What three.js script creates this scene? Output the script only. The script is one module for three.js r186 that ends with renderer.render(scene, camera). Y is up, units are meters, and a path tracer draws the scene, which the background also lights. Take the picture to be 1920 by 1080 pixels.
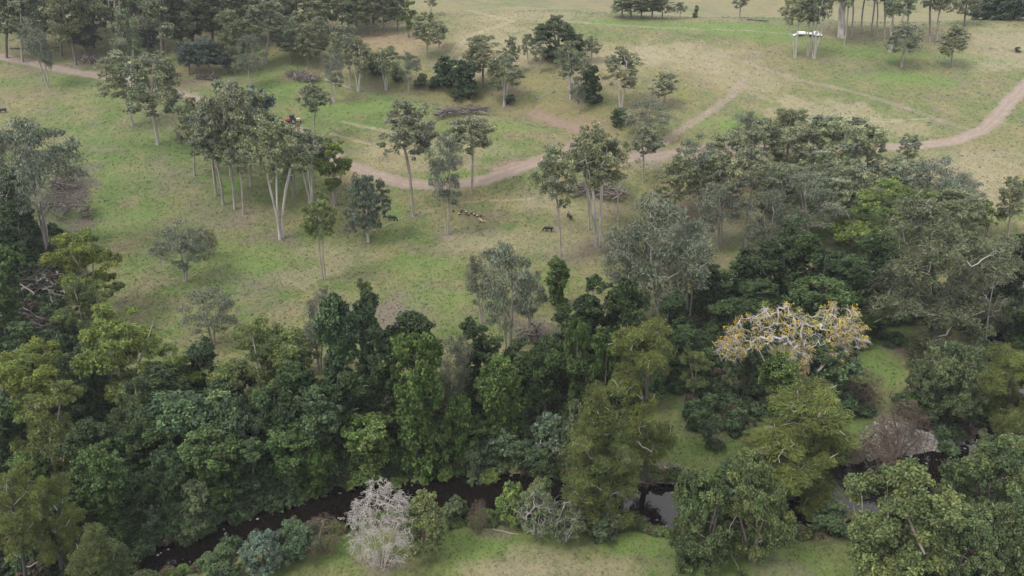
import * as THREE from 'three';
import { MarchingCubes } from 'three/addons/objects/MarchingCubes.js';
import { mergeGeometries } from 'three/addons/utils/BufferGeometryUtils.js';

// ---------------------------------------------------------------- camera, sky, sun, exposure
const scene = new THREE.Scene();
const camera = new THREE.PerspectiveCamera(43, 16 / 9, 1, 4000);
camera.position.set(0, 82, 0);
camera.rotation.set(THREE.MathUtils.degToRad(-29), 0, 0);

const renderer = new THREE.WebGLRenderer({ antialias: true });
renderer.toneMapping = THREE.LinearToneMapping;
renderer.toneMappingExposure = 3.0;
renderer.shadowMap.enabled = true;

const sun = new THREE.DirectionalLight(new THREE.Color(1, 0.965, 0.91), 1.25);
sun.position.set(-170, 300, -60);
sun.target.position.set(0, 0, -150);
sun.castShadow = true;
sun.shadow.radius = 40;
sun.shadow.mapSize.set(4096, 4096);
Object.assign(sun.shadow.camera, { left: -320, right: 320, top: 320, bottom: -320, near: 1, far: 900 });
scene.add(sun, sun.target);

// ---------------------------------------------------------------- small maths
function rng(seed) { let a = seed >>> 0; return () => { a = (a + 0x6D2B79F5) | 0; let t = Math.imul(a ^ (a >>> 15), 1 | a); t = (t + Math.imul(t ^ (t >>> 7), 61 | t)) ^ t; return ((t ^ (t >>> 14)) >>> 0) / 4294967296; }; }
const clamp = (x, a, b) => Math.min(b, Math.max(a, x));
const smooth = (a, b, x) => { const t = clamp((x - a) / (b - a), 0, 1); return t * t * (3 - 2 * t); };
const lerp = (a, b, t) => a + (b - a) * t;
function hash(ix, iy) { let h = Math.imul(ix, 374761393) + Math.imul(iy, 668265263); h = Math.imul(h ^ (h >>> 13), 1274126177); return ((h ^ (h >>> 16)) >>> 0) / 4294967296; }
function noise(x, y) {
  const ix = Math.floor(x), iy = Math.floor(y), fx = x - ix, fy = y - iy, u = fx * fx * (3 - 2 * fx), v = fy * fy * (3 - 2 * fy);
  return lerp(lerp(hash(ix, iy), hash(ix + 1, iy), u), lerp(hash(ix, iy + 1), hash(ix + 1, iy + 1), u), v);
}
const fbm = (x, y) => 0.5 * noise(x, y) + 0.27 * noise(x * 2.03 + 7, y * 2.03) + 0.15 * noise(x * 4.1, y * 4.1 + 3) + 0.08 * noise(x * 8.3, y * 8.3);

// cloudy sky: grey-white cloud with a few thin bluish gaps, the same all round
{
  const W = 256, H = 128, data = new Float32Array(W * H * 4);
  for (let j = 0; j < H; j++) for (let i = 0; i < W; i++) {
    const el = ((j + 0.5) / H - 0.5) * Math.PI, az = (i / W) * Math.PI * 2, y = Math.sin(el);
    const cx = Math.cos(az) * Math.cos(el), cz = Math.sin(az) * Math.cos(el), k = 1.6 / (Math.max(y, 0) + 0.35);
    const n = fbm(cx * k * 1.6 + 20, cz * k * 1.6 + 20), gap = smooth(0.42, 0.3, n);
    const L = 0.57 + 0.22 * Math.max(0, y) + 0.22 * (n - 0.45);
    const o = (j * W + i) * 4;
    data[o] = lerp(L * 0.99, 0.25, gap * 0.6); data[o + 1] = lerp(L, 0.36, gap * 0.6); data[o + 2] = lerp(L * 1.03, 0.54, gap * 0.6); data[o + 3] = 1;
  }
  const t = new THREE.DataTexture(data, W, H, THREE.RGBAFormat, THREE.FloatType);
  t.mapping = THREE.EquirectangularReflectionMapping; t.magFilter = THREE.LinearFilter; t.needsUpdate = true;
  scene.background = t; scene.environment = t;
}

// ---------------------------------------------------------------- the lie of the land, in metres (x east, z towards the viewer)
const TREES = [
  ["gumD", -182.1, -270.6, 29.7, 17.3, 15.6, "dark trunked gum at the upper left corner above the dirt track"],
  ["gumA", -174.6, -267.5, 26.7, 14.9, 12.7, "pale trunked gum standing just above the dirt track near the left edge"],
  ["gumS", -154.5, -245.6, 22.8, 11.0, 2.6, "thin leaning gum with sparse crown below the dirt track at upper left"],
  ["gumD", -163.1, -272.0, 31.3, 16.4, 12.5, "dark gum with forked trunk just above the track, left of the leaning one"],
  ["gumD", -153.8, -263.7, 31.7, 15.1, 6.9, "dark gum leaning over the track, its trunk bent towards the left edge"],
  ["gumW", -142.2, -274.7, 31.2, 20.4, 5.4, "white limbed gum with a wide V fork behind the track at upper left"],
  ["gumW", -126.7, -245.2, 26.1, 12.4, 8.4, "white stemmed gum below the track behind the bushy pair"],
  ["gumD", -124.4, -267.0, 33.7, 23.7, 12.1, "broad dark gum with thick brown trunk in the upper left wood"],
  ["gumD", -177.2, -282.1, 30.0, 17.9, 14.7, "gum between the pale trunked gum by the track and the forked dark one", "gums of the upper left wood"],
  ["gumD", -156.5, -283.0, 26.6, 16.9, 13.0, "gum behind the dark gum that leans over the track", "gums of the upper left wood"],
  ["gumA", -136.3, -279.9, 27.3, 15.8, 11.5, "gum just right of the white limbed V fork, behind the low bushy one", "gums of the upper left wood"],
  ["gumD", -119.4, -271.5, 24.2, 16.4, 10.3, "gum right of the broad dark gum with thick brown trunk", "gums of the upper left wood"],
  ["gumD", -117.0, -276.7, 27.9, 16.6, 10.0, "gum behind the bushy young gum above the track", "gums of the upper left wood"],
  ["gumD", -110.4, -279.4, 27.2, 17.7, 9.4, "gum in the wood above the dirt track at the upper left", "gums of the upper left wood"],
  ["gumD", -168.5, -298.4, 23.8, 18.7, 13.3, "gum in the wood above the dirt track at the upper left", "gums of the upper left wood"],
  ["gumD", -103.3, -282.0, 24.8, 16.9, 8.7, "gum straight behind the dark tall gum among the blue-green saplings", "gums of the upper left wood"],
  ["gumD", -87.9, -284.0, 24.0, 16.0, 7.4, "gum behind the slender gum with straight dark trunk", "gums of the upper left wood"],
  ["gumA", -96.7, -287.1, 25.0, 16.1, 8.1, "gum left of and behind the slender straight trunked gum", "gums of the upper left wood"],
  ["gumD", -155.1, -296.1, 22.8, 18.6, 12.3, "gum in the wood above the dirt track at the upper left", "gums of the upper left wood"],
  ["gumD", -193.3, -294.5, 24.5, 18.5, 15.3, "gum behind the dark trunked one in the upper left corner", "gums of the upper left wood"],
  ["gumD", -182.6, -301.5, 23.1, 18.9, 14.2, "gum in the wood above the dirt track at the upper left", "gums of the upper left wood"],
  ["gumD", -151.0, -306.1, 20.5, 19.1, 11.7, "gum in the wood above the dirt track at the upper left", "gums of the upper left wood"],
  ["gumD", -136.2, -300.6, 22.2, 18.9, 10.7, "gum in the wood above the dirt track at the upper left", "gums of the upper left wood"],
  ["gumD", -125.2, -304.9, 21.5, 19.1, 9.8, "gum in the wood above the dirt track at the upper left", "gums of the upper left wood"],
  ["gumD", -113.7, -308.7, 20.7, 19.3, 8.8, "gum in the wood above the dirt track at the upper left", "gums of the upper left wood"],
  ["gumA", -99.1, -310.6, 19.8, 17.2, 7.6, "gum in the wood above the dirt track at the upper left", "gums of the upper left wood"],
  ["gumD", -82.1, -293.9, 19.0, 14.4, 6.7, "gum at the top behind the rounded gum on the green slope", "gums of the upper left wood"],
  ["gumB", -104.5, -256.3, 12.7, 10.3, 9.3, "blue-green bushy young gum in a clump at the edge of the upper left wood"],
  ["gumB", -98.7, -256.4, 9.3, 7.0, 8.7, "small blue-green gum beside the bushy young gum at the wood's edge"],
  ["gumD", -95.9, -257.7, 21.8, 12.9, 8.7, "dark tall gum between the blue-green saplings and the pale branched gum"],
  ["gumS", -87.2, -245.7, 17.7, 10.7, 8.1, "oval gum with pale branching stem alone at the lower edge of the wood"],
  ["gumA", -87.0, -265.4, 22.8, 14.8, 7.7, "slender gum with straight dark trunk at the right of the upper wood"],
  ["gumD", -78.0, -263.7, 16.6, 11.7, 6.9, "rounded gum on the green slope above the fallen timber heap"],
  ["gumD", -70.7, -258.6, 15.8, 10.7, 6.3, "dark gum beside the upper end of the fallen timber heap"],
  ["gumD", -68.4, -267.5, 14.4, 11.0, 6.0, "gum on the green slope just behind the fallen timber heap"],
  ["gumS", -57.1, -233.9, 17.0, 7.9, 5.6, "thin straight gum with dark stem right of the fallen timber heap"],
  ["gumA", -57.8, -250.9, 18.1, 10.5, 5.4, "gum with narrow crown upslope of the thin straight stem"],
  ["gumA", -54.0, -244.5, 21.2, 8.9, 5.1, "pale gum left of the white twin stems beside the gully"],
  ["gumW", -50.6, -242.1, 17.9, 9.1, 4.8, "white stemmed gum on the gully edge at the left end"],
  ["gumW", -42.1, -245.8, 15.1, 9.3, 3.9, "white stemmed gum in the middle of the gully edge row"],
  ["gumS", -34.4, -243.8, 14.8, 7.8, 3.2, "half bare gum with twiggy crown on the gully edge"],
  ["gumD", -71.0, -291.9, 18.4, 12.6, 5.8, "gum in the far clump at the top, left of the tan hillside", "gums of the far top clump"],
  ["gumD", -64.8, -289.3, 17.1, 12.1, 5.3, "gum in the far clump at the top, left of the tan hillside", "gums of the far top clump"],
  ["gumD", -59.0, -288.8, 17.1, 12.5, 4.9, "gum in the far clump at the top, left of the tan hillside", "gums of the far top clump"],
  ["gumD", -53.6, -288.9, 16.0, 12.1, 4.4, "gum in the far clump at the top, left of the tan hillside", "gums of the far top clump"],
  ["gumD", -48.7, -290.2, 15.5, 12.2, 4.0, "gum in the far clump at the top, left of the tan hillside", "gums of the far top clump"],
  ["gumD", -63.4, -299.0, 18.8, 14.6, 5.1, "gum in the far clump at the top, left of the tan hillside", "gums of the far top clump"],
  ["gumD", -54.3, -300.5, 18.3, 14.6, 4.3, "gum in the far clump at the top, left of the tan hillside", "gums of the far top clump"],
  ["gumD", -43.8, -292.1, 16.7, 10.6, 3.6, "gum in the far clump at the top, left of the tan hillside", "gums of the far top clump"],
  ["wattle", -38.7, -284.6, 14.0, 9.6, 3.2, "light green tree at the right end of the far top clump"],
  ["gumS", -32.7, -311.2, 11.0, 6.5, 2.5, "thin twiggy tree on the tan hillside at the top edge"],
  ["gumA", -30.0, -264.4, 15.8, 12.0, 2.7, "pale trunked gum alone on the tan hillside below the far clump"],
  ["gumA", -26.3, -272.2, 10.4, 8.1, 2.3, "smaller gum touching the pale trunked one on the tan hillside"],
  ["dark", -22.0, -245.5, 10.4, 11.4, 2.1, "dark evergreen tree at the left of the gully thicket"],
  ["dark", -15.5, -241.4, 12.0, 10.9, 1.5, "dark evergreen tree in the middle of the gully thicket"],
  ["bush", -13.3, -239.8, 4.9, 6.3, 1.2, "dark blue-green bush at the foot of the gully thicket"],
  ["dark", -46.6, -253.6, 7.1, 9.1, 4.2, "low dark tree in the gully behind the white stemmed row"],
  ["bush", -38.8, -250.1, 4.6, 6.1, 3.5, "dark bush in the gully between the white stemmed gums"],
  ["bush", -30.4, -247.6, 3.9, 6.4, 2.8, "low bush in the gully left of the dark thicket"],
  ["bush", -26.7, -246.2, 3.3, 6.1, 2.4, "low bush against the dark gully thicket"],
  ["gumD", -9.5, -244.1, 16.6, 13.8, 0.9, "tall round gum rising behind the gully thicket"],
  ["gumW", -2.6, -235.8, 16.9, 11.7, 0.3, "pale forked gum at the right of the gully thicket"],
  ["bush", -0.5, -235.5, 4.3, 4.1, 0.0, "small dark bush at the foot of the pale forked gum"],
  ["gumA", 0.0, -252.9, 12.9, 5.4, 0.0, "narrow young gum on the slope left of the big dark tree"],
  ["gumA", 5.6, -260.3, 10.3, 5.9, -0.5, "slim young gum close to the big dark tree on the slope"],
  ["gumA", 9.4, -253.3, 10.8, 5.1, -0.9, "thin sapling just below the big dark tree"],
  ["bigD", 15.6, -260.5, 16.5, 16.0, -1.4, "big dark domed tree with black trunk on the hillside"],
  ["dark", 22.6, -265.8, 7.4, 7.5, -2.0, "dark tree against the right side of the big domed tree"],
  ["gumA", 27.4, -259.7, 9.2, 7.4, -2.4, "bright green gum on the slope right of the big domed tree"],
  ["gumW", 18.9, -234.9, 18.8, 11.0, -1.9, "white trunked gum on the gully's far bank, pale grey crown"],
  ["dark", 24.8, -232.5, 12.0, 9.2, -2.4, "dark rounded tree beside the white trunked gum on the far bank"],
  ["gumS", 20.8, -227.6, 12.2, 5.0, -2.1, "thin leafless looking sapling on the far bank above the red dirt"],
  ["gumW", 34.6, -230.3, 18.9, 12.8, -3.5, "tall white trunked gum right of the gully, dense oval crown"],
  ["gumA", 48.2, -229.9, 11.9, 9.8, -4.7, "rounded gum right of the tall white trunked one, above the road fork"],
  ["gumS", 40.3, -212.1, 11.7, 14.6, -4.2, "grey feathery gum over the road fork"],
  ["bush", 32.6, -219.7, 5.9, 6.9, -3.3, "young green tree left of the grey feathery gum"],
  ["gumD", 43.8, -306.9, 9.3, 11.0, -3.4, "gum in the small far clump on the green ridge", "gums on the far ridge"],
  ["gumD", 47.6, -306.9, 10.3, 11.5, -3.7, "gum in the small far clump on the green ridge", "gums on the far ridge"],
  ["gumD", 51.8, -308.0, 9.6, 11.5, -4.0, "gum in the small far clump on the green ridge", "gums on the far ridge"],
  ["gumD", 56.1, -309.1, 10.4, 11.6, -4.3, "gum in the small far clump on the green ridge", "gums on the far ridge"],
  ["gumD", 60.4, -309.0, 9.0, 9.4, -4.6, "gum in the small far clump on the green ridge", "gums on the far ridge"],
  ["gumA", 68.0, -312.0, 6.5, 5.6, -5.1, "small gum just right of the far ridge clump"],
  ["bush", 75.2, -315.0, 4.7, 3.5, -5.6, "tiny round tree on the far ridge"],
  ["gumA", 93.4, -316.1, 11.8, 8.8, -7.0, "single gum standing alone on the far ridge"],
  ["gumWL", 101.3, -269.0, 22.1, 10.3, -8.8, "leftmost of three pale gums in front of the parked ute"],
  ["gumWL", 106.5, -271.0, 23.3, 10.0, -7.1, "middle of three pale gums in front of the parked ute"],
  ["gumWL", 108.1, -269.0, 24.7, 12.2, -6.0, "rightmost of three pale gums in front of the parked ute"],
  ["gumT", 125.4, -290.1, 34.9, 22.4, -8.9, "huge pale trunked gum with flared base behind the ute"],
  ["gumL", 123.8, -282.1, 26.3, 11.9, -6.4, "thin leaning gum at the foot of the huge pale trunk"],
  ["gumL", 129.4, -290.4, 26.1, 12.2, -7.9, "dark gum nearest to the right of the huge pale trunk on the ridge", "gums of the ridge grove"],
  ["gumL", 135.3, -295.6, 26.8, 12.4, -9.6, "second gum right of the huge pale trunk on the ridge", "gums of the ridge grove"],
  ["gumL", 138.9, -294.7, 27.1, 13.6, -9.2, "third gum right of the huge pale trunk on the ridge", "gums of the ridge grove"],
  ["gumL", 141.2, -288.8, 26.8, 13.4, -8.3, "gum left of the white leaning gum in the ridge grove", "gums of the ridge grove"],
  ["gumL", 138.8, -289.9, 24.7, 11.4, -9.9, "gum in front of the third one right of the huge pale trunk", "gums of the ridge grove"],
  ["gumWL", 137.8, -275.2, 23.0, 13.6, -1.1, "white gum leaning to the right over the small round trees"],
  ["gumL", 154.0, -297.9, 24.8, 14.6, -10.1, "gum behind the white leaning gum in the ridge grove", "gums of the ridge grove"],
  ["gumA", 136.1, -260.9, 15.6, 12.7, -9.8, "small brown stemmed gum on the slope below the ridge grove"],
  ["gumL", 157.3, -285.7, 27.6, 16.9, -11.7, "dark gum with twin stems at the right end of the ridge grove"],
  ["gumL", 158.2, -282.3, 23.2, 11.9, -10.1, "gum in front of the dark twin stemmed gum at the grove's right end", "gums of the ridge grove"],
  ["gumA", 155.1, -263.4, 14.3, 11.7, -10.0, "small dark gum standing alone at the right below the ridge grove"],
  ["gumD", 179.7, -304.6, 19.2, 12.7, -11.9, "rounded gum at the far end of the ridge grove by the tan field"],
  ["dark", 195.7, -318.2, 10.3, 15.4, -14.2, "tree of the far tree line at the top right corner", "trees of the far right tree line"],
  ["dark", 201.3, -315.9, 10.2, 15.3, -14.6, "tree of the far tree line at the top right corner", "trees of the far right tree line"],
  ["dark", 206.6, -313.2, 10.3, 15.2, -15.1, "tree of the far tree line at the top right corner", "trees of the far right tree line"],
  ["dark", 233.1, -372.5, 11.5, 18.0, -14.4, "tree of the far tree line at the top right corner", "trees of the far right tree line"],
  ["dark", 240.7, -370.4, 11.5, 17.9, -14.9, "tree of the far tree line at the top right corner", "trees of the far right tree line"],
  ["bush", 185.6, -276.6, 2.3, 2.3, -14.9, "tiny bush alone in the tan field at the right edge"],
  ["gumA", -115.2, -218.4, 23.4, 13.6, 0.7, "reddish trunked gum leaning left, the left one of the paddock pair"],
  ["gumA", -103.3, -207.1, 27.8, 17.4, 7.8, "bushy gum with vine at its foot, the right one of the paddock pair"],
  ["gumL", -78.5, -181.4, 26.8, 13.6, 7.2, "dark green gum at the left of the paddock grove"],
  ["gumL", -75.5, -177.5, 22.6, 12.5, 5.9, "dark stemmed gum low at the grove's left front"],
  ["gumL", -72.0, -175.8, 33.2, 13.3, 7.6, "tall grey-green gum in the middle of the paddock grove"],
  ["gumL", -69.2, -173.9, 23.3, 10.4, 6.5, "front gum of the paddock grove with thin dark stems"],
  ["gumB", -69.1, -191.2, 24.8, 12.3, 8.0, "blue-green rounded gum at the back of the paddock grove"],
  ["gumA", -70.6, -186.0, 27.1, 12.1, 8.4, "gum at the back of the paddock grove, left of the blue-green one"],
  ["gumA", -77.5, -191.1, 27.2, 11.2, 7.6, "tallest crown at the back left of the paddock grove"],
  ["gumA", -87.3, -190.9, 22.2, 9.1, 8.3, "slender gum at the far left edge of the paddock grove"],
  ["gumWL", -57.2, -164.2, 31.8, 15.6, 5.7, "white multi-stemmed gum at the grove front beside the grey stump"],
  ["gumWL", -53.0, -179.3, 19.7, 13.5, 5.1, "white gum with fanned stems in the paddock grove"],
  ["wattle", -46.6, -178.7, 19.8, 12.9, 6.9, "bright olive green tree at the right end of the paddock grove"],
  ["gumL", -58.4, -210.2, 17.5, 9.5, 5.4, "twin stemmed gum just right of the tractor"],
  ["gumS", -58.1, -181.7, 16.7, 9.9, 6.9, "thin gum between the white multi-stemmed gums"],
  ["willow", -35.6, -163.9, 18.2, 10.6, 2.6, "drooping grey-green gum whose leaves reach the grass"],
  ["wattleL", -42.5, -145.9, 21.9, 10.9, 2.5, "slim gum with yellow-green top alone in the lower left paddock"],
  ["gumS", -109.0, -153.8, 35.5, 18.8, 8.5, "big sparse grey gum at the left edge beside the debris heap"],
  ["gumS", -127.9, -174.2, 23.7, 16.5, 13.0, "grey gum at the left edge behind the debris heap"],
  ["rain", -119.7, -157.0, 22.6, 14.0, 15.6, "dark tree at the left edge below the grey gum"],
  ["rain", -112.4, -149.6, 16.8, 9.8, 15.0, "dark tree at the left edge beside the debris heap"],
  ["rain", -109.5, -136.8, 18.7, 11.5, 15.7, "dark drooping tree at the left edge, lower one"],
  ["vine", -99.5, -120.2, 22.1, 8.4, 15.9, "dark vine curtain hanging at the left edge"],
  ["wattle", -85.1, -129.8, 22.4, 16.6, -1.1, "yellow-green tree leaning left from the paddock over the debris heap"],
  ["wattleG", -84.3, -122.0, 16.7, 12.7, 10.5, "pale green feathery tree below the leaning yellow-green one"],
  ["gumS", -73.5, -144.3, 15.1, 12.0, 8.1, "small grey tree with broken side limbs in the left paddock"],
  ["twig", -72.1, -153.8, 9.3, 6.5, 9.4, "small purple-grey leafless tree beside the broken limbed one"],
  ["gumS", -59.1, -121.2, 12.7, 10.6, 6.4, "grey-green bushy tree in the paddock above the dark forest"],
  ["gumL", -25.6, -175.3, 30.2, 15.0, -0.1, "tall gum with round crown standing by the road bend"],
  ["gumS", -16.3, -166.9, 27.4, 10.7, 0.3, "middle gum by the road bend with thin drooping crown"],
  ["gumL", -10.6, -183.9, 22.0, 13.5, -0.5, "gum on the road's edge, right of the thin drooping one"],
  ["gumL", 11.5, -154.3, 28.6, 11.1, -3.2, "tall gum with long bare trunk beside the grazing cow"],
  ["gumWL", 20.8, -161.4, 30.7, 15.7, -2.8, "tall pale gum with spreading crown in front of the log heap"],
  ["gumL", 19.4, -168.6, 25.3, 10.2, -3.0, "thin gum just left of the tall pale one before the log heap"],
  ["gumV", 27.2, -173.0, 21.4, 10.4, -3.4, "half bare white gum with long limbs at the log heap's right end"],
  ["gumL", 36.0, -188.9, 15.7, 10.2, -4.2, "brown trunked gum on the slope behind the log heap"],
  ["vine", 9.5, -135.1, 12.0, 5.3, 0.3, "vine covered stump below the tall gum with long bare trunk"],
  ["gumS", -0.7, -113.8, 27.7, 12.1, -0.5, "wispy grey-green gum rising from the forest edge into the paddock"],
  ["gumS", -6.4, -129.1, 16.8, 7.3, -0.8, "thin grey sapling left of the wispy gum"],
  ["gumS", 3.7, -122.8, 16.8, 6.0, -0.6, "faint thin gum right of the wispy gum at the forest edge"],
  ["gumS", 30.1, -128.4, 28.7, 20.9, -5.6, "large pale gum with white crooked limbs at the middle forest edge"],
  ["gumS", 24.5, -130.5, 24.1, 12.3, -4.7, "grey gum close behind the large white limbed one"],
  ["gumS", 36.8, -130.4, 24.1, 11.1, -4.9, "grey gum right of the large white limbed one"],
  ["gumS", 64.3, -194.4, 17.6, 10.4, -7.2, "blue-grey feathery gum at the left of the road grove"],
  ["gumD", 78.1, -199.2, 15.8, 11.5, -8.6, "dark green gum behind the big domed grove tree"],
  ["gumW", 88.1, -186.7, 20.7, 21.7, -9.0, "big domed tree with many white stems by the road"],
  ["gumA", 78.3, -187.6, 17.8, 12.5, -9.0, "grey gum at the left of the big domed tree"],
  ["gumA", 68.2, -186.7, 19.9, 12.1, -8.0, "gum between the feathery gum and the domed tree"],
  ["gumA", 96.2, -187.2, 16.9, 8.7, -9.5, "gum hidden at the right of the domed tree by the road"],
  ["gumA", 110.5, -194.4, 10.6, 6.8, -12.1, "small gum on the near side of the road, right of the domed tree"],
  ["gumS", 48.8, -176.7, 21.4, 13.9, -6.0, "pale white stemmed gum above the reddish bare ground"],
  ["gumA", 42.1, -172.0, 18.5, 10.9, -5.2, "gum left of the pale white stemmed one on bare ground"],
  ["gumL", 56.7, -159.7, 26.7, 12.4, -6.3, "brown trunked tall gum on the reddish bare ground"],
  ["gumA", 52.4, -174.1, 18.6, 11.0, -6.4, "gum in the grove above the reddish bare ground"],
  ["gumA", 66.7, -166.4, 19.5, 12.0, -8.4, "gum in the road grove, left of the flat topped olive crown"],
  ["gumS", 70.9, -161.0, 19.4, 18.2, -9.2, "wide grey gum with crooked white limbs at the thicket's top"],
  ["gumA", 79.5, -165.3, 15.4, 11.9, -10.0, "grey gum behind the flat topped olive tree"],
  ["wattle", 84.1, -150.8, 21.7, 22.3, -10.5, "flat topped olive green tree on the upper edge of the thicket"],
  ["gumS", 105.7, -169.3, 18.4, 14.8, -11.8, "grey see-through gum on the slope at the right"],
  ["gumA", 99.3, -171.7, 15.6, 12.2, -12.0, "grey-green gum on the slope above the olive green tree"],
  ["gumS", 114.3, -171.8, 12.9, 12.2, -13.7, "thin grey gum right of the see-through one on the slope"],
  ["gumA", 122.2, -163.6, 16.6, 7.4, -13.2, "narrow gum near the right edge on the tan slope"],
  ["bush", 134.9, -181.0, 6.0, 3.4, -15.1, "small round bush on the tan slope at the right edge"],
  ["wattle", 117.5, -164.7, 9.9, 9.2, -14.3, "low yellow-green tree on the slope behind the huge gum"],
  ["gumH", 82.4, -119.7, 31.7, 24.1, -13.0, "huge olive grey gum with black trunk at the right"],
  ["gumH", 97.6, -128.6, 24.2, 15.5, -13.0, "broad olive gum close behind the huge one at the right"],
  ["gumV", 94.8, -121.8, 20.2, 6.4, -12.2, "dead looking white forked trunk leaning at the right by the dark pool"],
  ["rain", 107.7, -133.7, 21.3, 12.6, -14.4, "dark tree at the right edge above the dark pool"],
  ["rain", 101.1, -116.8, 20.0, 11.4, -15.0, "dark tree at the right edge behind the pool"],
  ["rain", 60.6, -135.3, 20.5, 11.0, -9.1, "bright leaved evergreen at the top left of the right thicket"],
  ["rain", 65.8, -132.2, 17.4, 11.2, -9.9, "dark evergreen below the wide grey gum in the right thicket", "evergreens of the right thicket"],
  ["rain", 69.9, -128.2, 18.1, 11.4, -10.7, "dark evergreen below the flat topped olive tree's left half", "evergreens of the right thicket"],
  ["rain", 76.4, -132.0, 18.5, 11.2, -11.5, "dark evergreen below the flat topped olive tree's right half", "evergreens of the right thicket"],
  ["rain", 54.0, -132.3, 17.4, 10.1, -8.1, "dark evergreen just left of the bright leaved one in the right thicket", "evergreens of the right thicket"],
  ["rain", 50.1, -136.5, 12.8, 9.9, -7.3, "dark evergreen beside the grey timber heap in the right thicket", "evergreens of the right thicket"],
  ["rain", 42.2, -132.3, 12.6, 10.1, -6.3, "dark evergreen at the left end of the right thicket", "evergreens of the right thicket"],
  ["vine", 59.6, -119.0, 16.1, 11.7, -9.7, "vine smothered dome behind the yellow leaved tree"],
  ["bush", 53.1, -143.0, 9.5, 7.2, -7.4, "light green small tree at the paddock edge of the thicket"],
  ["rain", 50.7, -126.4, 12.4, 9.8, -7.8, "evergreen behind the left half of the yellow leaved tree", "evergreens behind the yellow leaved tree"],
  ["rain", 42.2, -118.9, 13.2, 9.4, -6.8, "evergreen at the left tip of the yellow leaved tree", "evergreens behind the yellow leaved tree"],
  ["rain", 68.2, -122.6, 12.2, 9.6, -10.6, "evergreen at the right tip of the yellow leaved tree", "evergreens behind the yellow leaved tree"],
  ["bareY", 48.4, -101.9, 22.5, 24.5, -9.1, "white branched tree with sparse yellow leaves above the creek"],
  ["vineB", 45.9, -98.5, 13.4, 6.9, -9.7, "pale green vine column under the yellow leaved tree"],
  ["vineD", 54.8, -101.5, 14.2, 10.3, -8.8, "dark vine mound under the right half of the yellow leaved tree"],
  ["bush", 41.2, -104.9, 12.8, 7.6, -7.3, "grey-green rounded small tree left of the yellow leaved tree"],
  ["wattleG", 32.6, -104.9, 11.9, 7.2, -5.8, "fresh green small tree left of the grey-green rounded one"],
  ["bush", 32.8, -91.9, 6.6, 4.0, -6.2, "small dark blue-green shrub on the creek bank, right of the tall she-oak"],
  ["oak", 45.0, -82.9, 20.7, 20.6, -10.6, "spreading yellow-olive she-oak over the creek pool"],
  ["oak", 40.2, -85.5, 12.2, 9.2, -11.1, "smaller yellow-olive she-oak at the left of the spreading one"],
  ["camph", 74.0, -98.2, 17.9, 12.4, -12.9, "rounded blue-green tree behind the stony creek bed"],
  ["oak", 83.1, -94.9, 21.3, 12.6, -13.9, "yellow-green she-oak at the right edge above the stony bed"],
  ["oak", 82.9, -87.9, 18.7, 10.2, -14.5, "yellow-green she-oak cut by the right edge"],
  ["vineB", 69.0, -99.0, 5.6, 2.9, -12.2, "bright green creeper covered stump on the stony bank"],
  ["twig", 64.1, -92.5, 11.4, 8.8, -12.1, "weeping brown twiggy shrub beside the stony creek bed"],
  ["twig", 58.9, -89.6, 8.9, 10.4, -11.2, "low purple-brown twig thicket above the creek pool"],
  ["twig", 61.1, -102.6, 8.0, 9.4, -10.7, "brown dry bush on the grass behind the she-oak"],
  ["camph", 68.3, -75.7, 16.9, 13.9, -13.5, "light green leafy tree at the lower right edge of the pool"],
  ["camph", 50.6, -64.1, 18.9, 17.3, -12.1, "big rounded green tree at the bottom right in front of the pool"],
  ["camph", 56.2, -62.9, 17.2, 11.0, -12.8, "darker rounded tree joined to the right of the big bottom one"],
  ["camph", 64.7, -62.9, 20.2, 11.6, -15.0, "leafy tree cut by the right edge at the bottom"],
  ["camph", 26.2, -68.7, 16.8, 10.9, -6.4, "dark bushy tree on the near bank, left one of the pair"],
  ["camph", 32.8, -69.2, 18.3, 10.9, -8.0, "dark bushy tree on the near bank, right one of the pair"],
  ["bush", 35.2, -83.6, 8.6, 7.4, -7.1, "bush behind the dark bushy pair by the water"],
  ["bush", 46.1, -74.9, 5.3, 7.7, -9.8, "low dark shrub between the bushy pair and the big bottom right tree"],
  ["oak", 20.9, -85.2, 30.1, 15.9, -4.6, "tall she-oak with pale limbs and black trunk beside the creek"],
  ["oakD", 12.2, -76.0, 25.0, 13.2, -2.9, "dense olive she-oak bending to the water, left of the tall one"],
  ["rain", 14.4, -111.2, 21.1, 9.1, -2.5, "dark vine hung tree with a pale pole stem in the middle forest"],
  ["rain", 20.8, -109.5, 20.9, 10.2, -3.7, "dark evergreen below the large white limbed gum"],
  ["rain", 30.4, -117.1, 14.8, 9.7, -5.0, "deep green evergreen right of the large white limbed gum's trunk"],
  ["rain", 9.6, -105.6, 18.3, 8.4, -1.7, "evergreen just right of the brush heap in the middle forest", "evergreens of the middle forest"],
  ["rain", 5.7, -98.5, 16.8, 8.4, -1.1, "evergreen below the brush heap in the middle forest", "evergreens of the middle forest"],
  ["rain", 12.1, -95.9, 17.2, 7.2, -2.3, "evergreen left of the narrow vine tower in the middle forest", "evergreens of the middle forest"],
  ["vine", 15.3, -93.4, 21.9, 5.6, -3.1, "narrow vine tower between the brush heap and the tall she-oak"],
  ["vine", 10.9, -97.1, 21.2, 4.5, -2.1, "slim leafy vine spire left of the narrow tower"],
  ["rain", 32.3, -108.7, 13.7, 8.2, -5.6, "evergreen at the right of the tall she-oak's top", "evergreens behind the tall she-oak"],
  ["rain", 24.0, -102.6, 15.5, 8.5, -4.4, "evergreen straight behind the tall she-oak's top", "evergreens behind the tall she-oak"],
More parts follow.
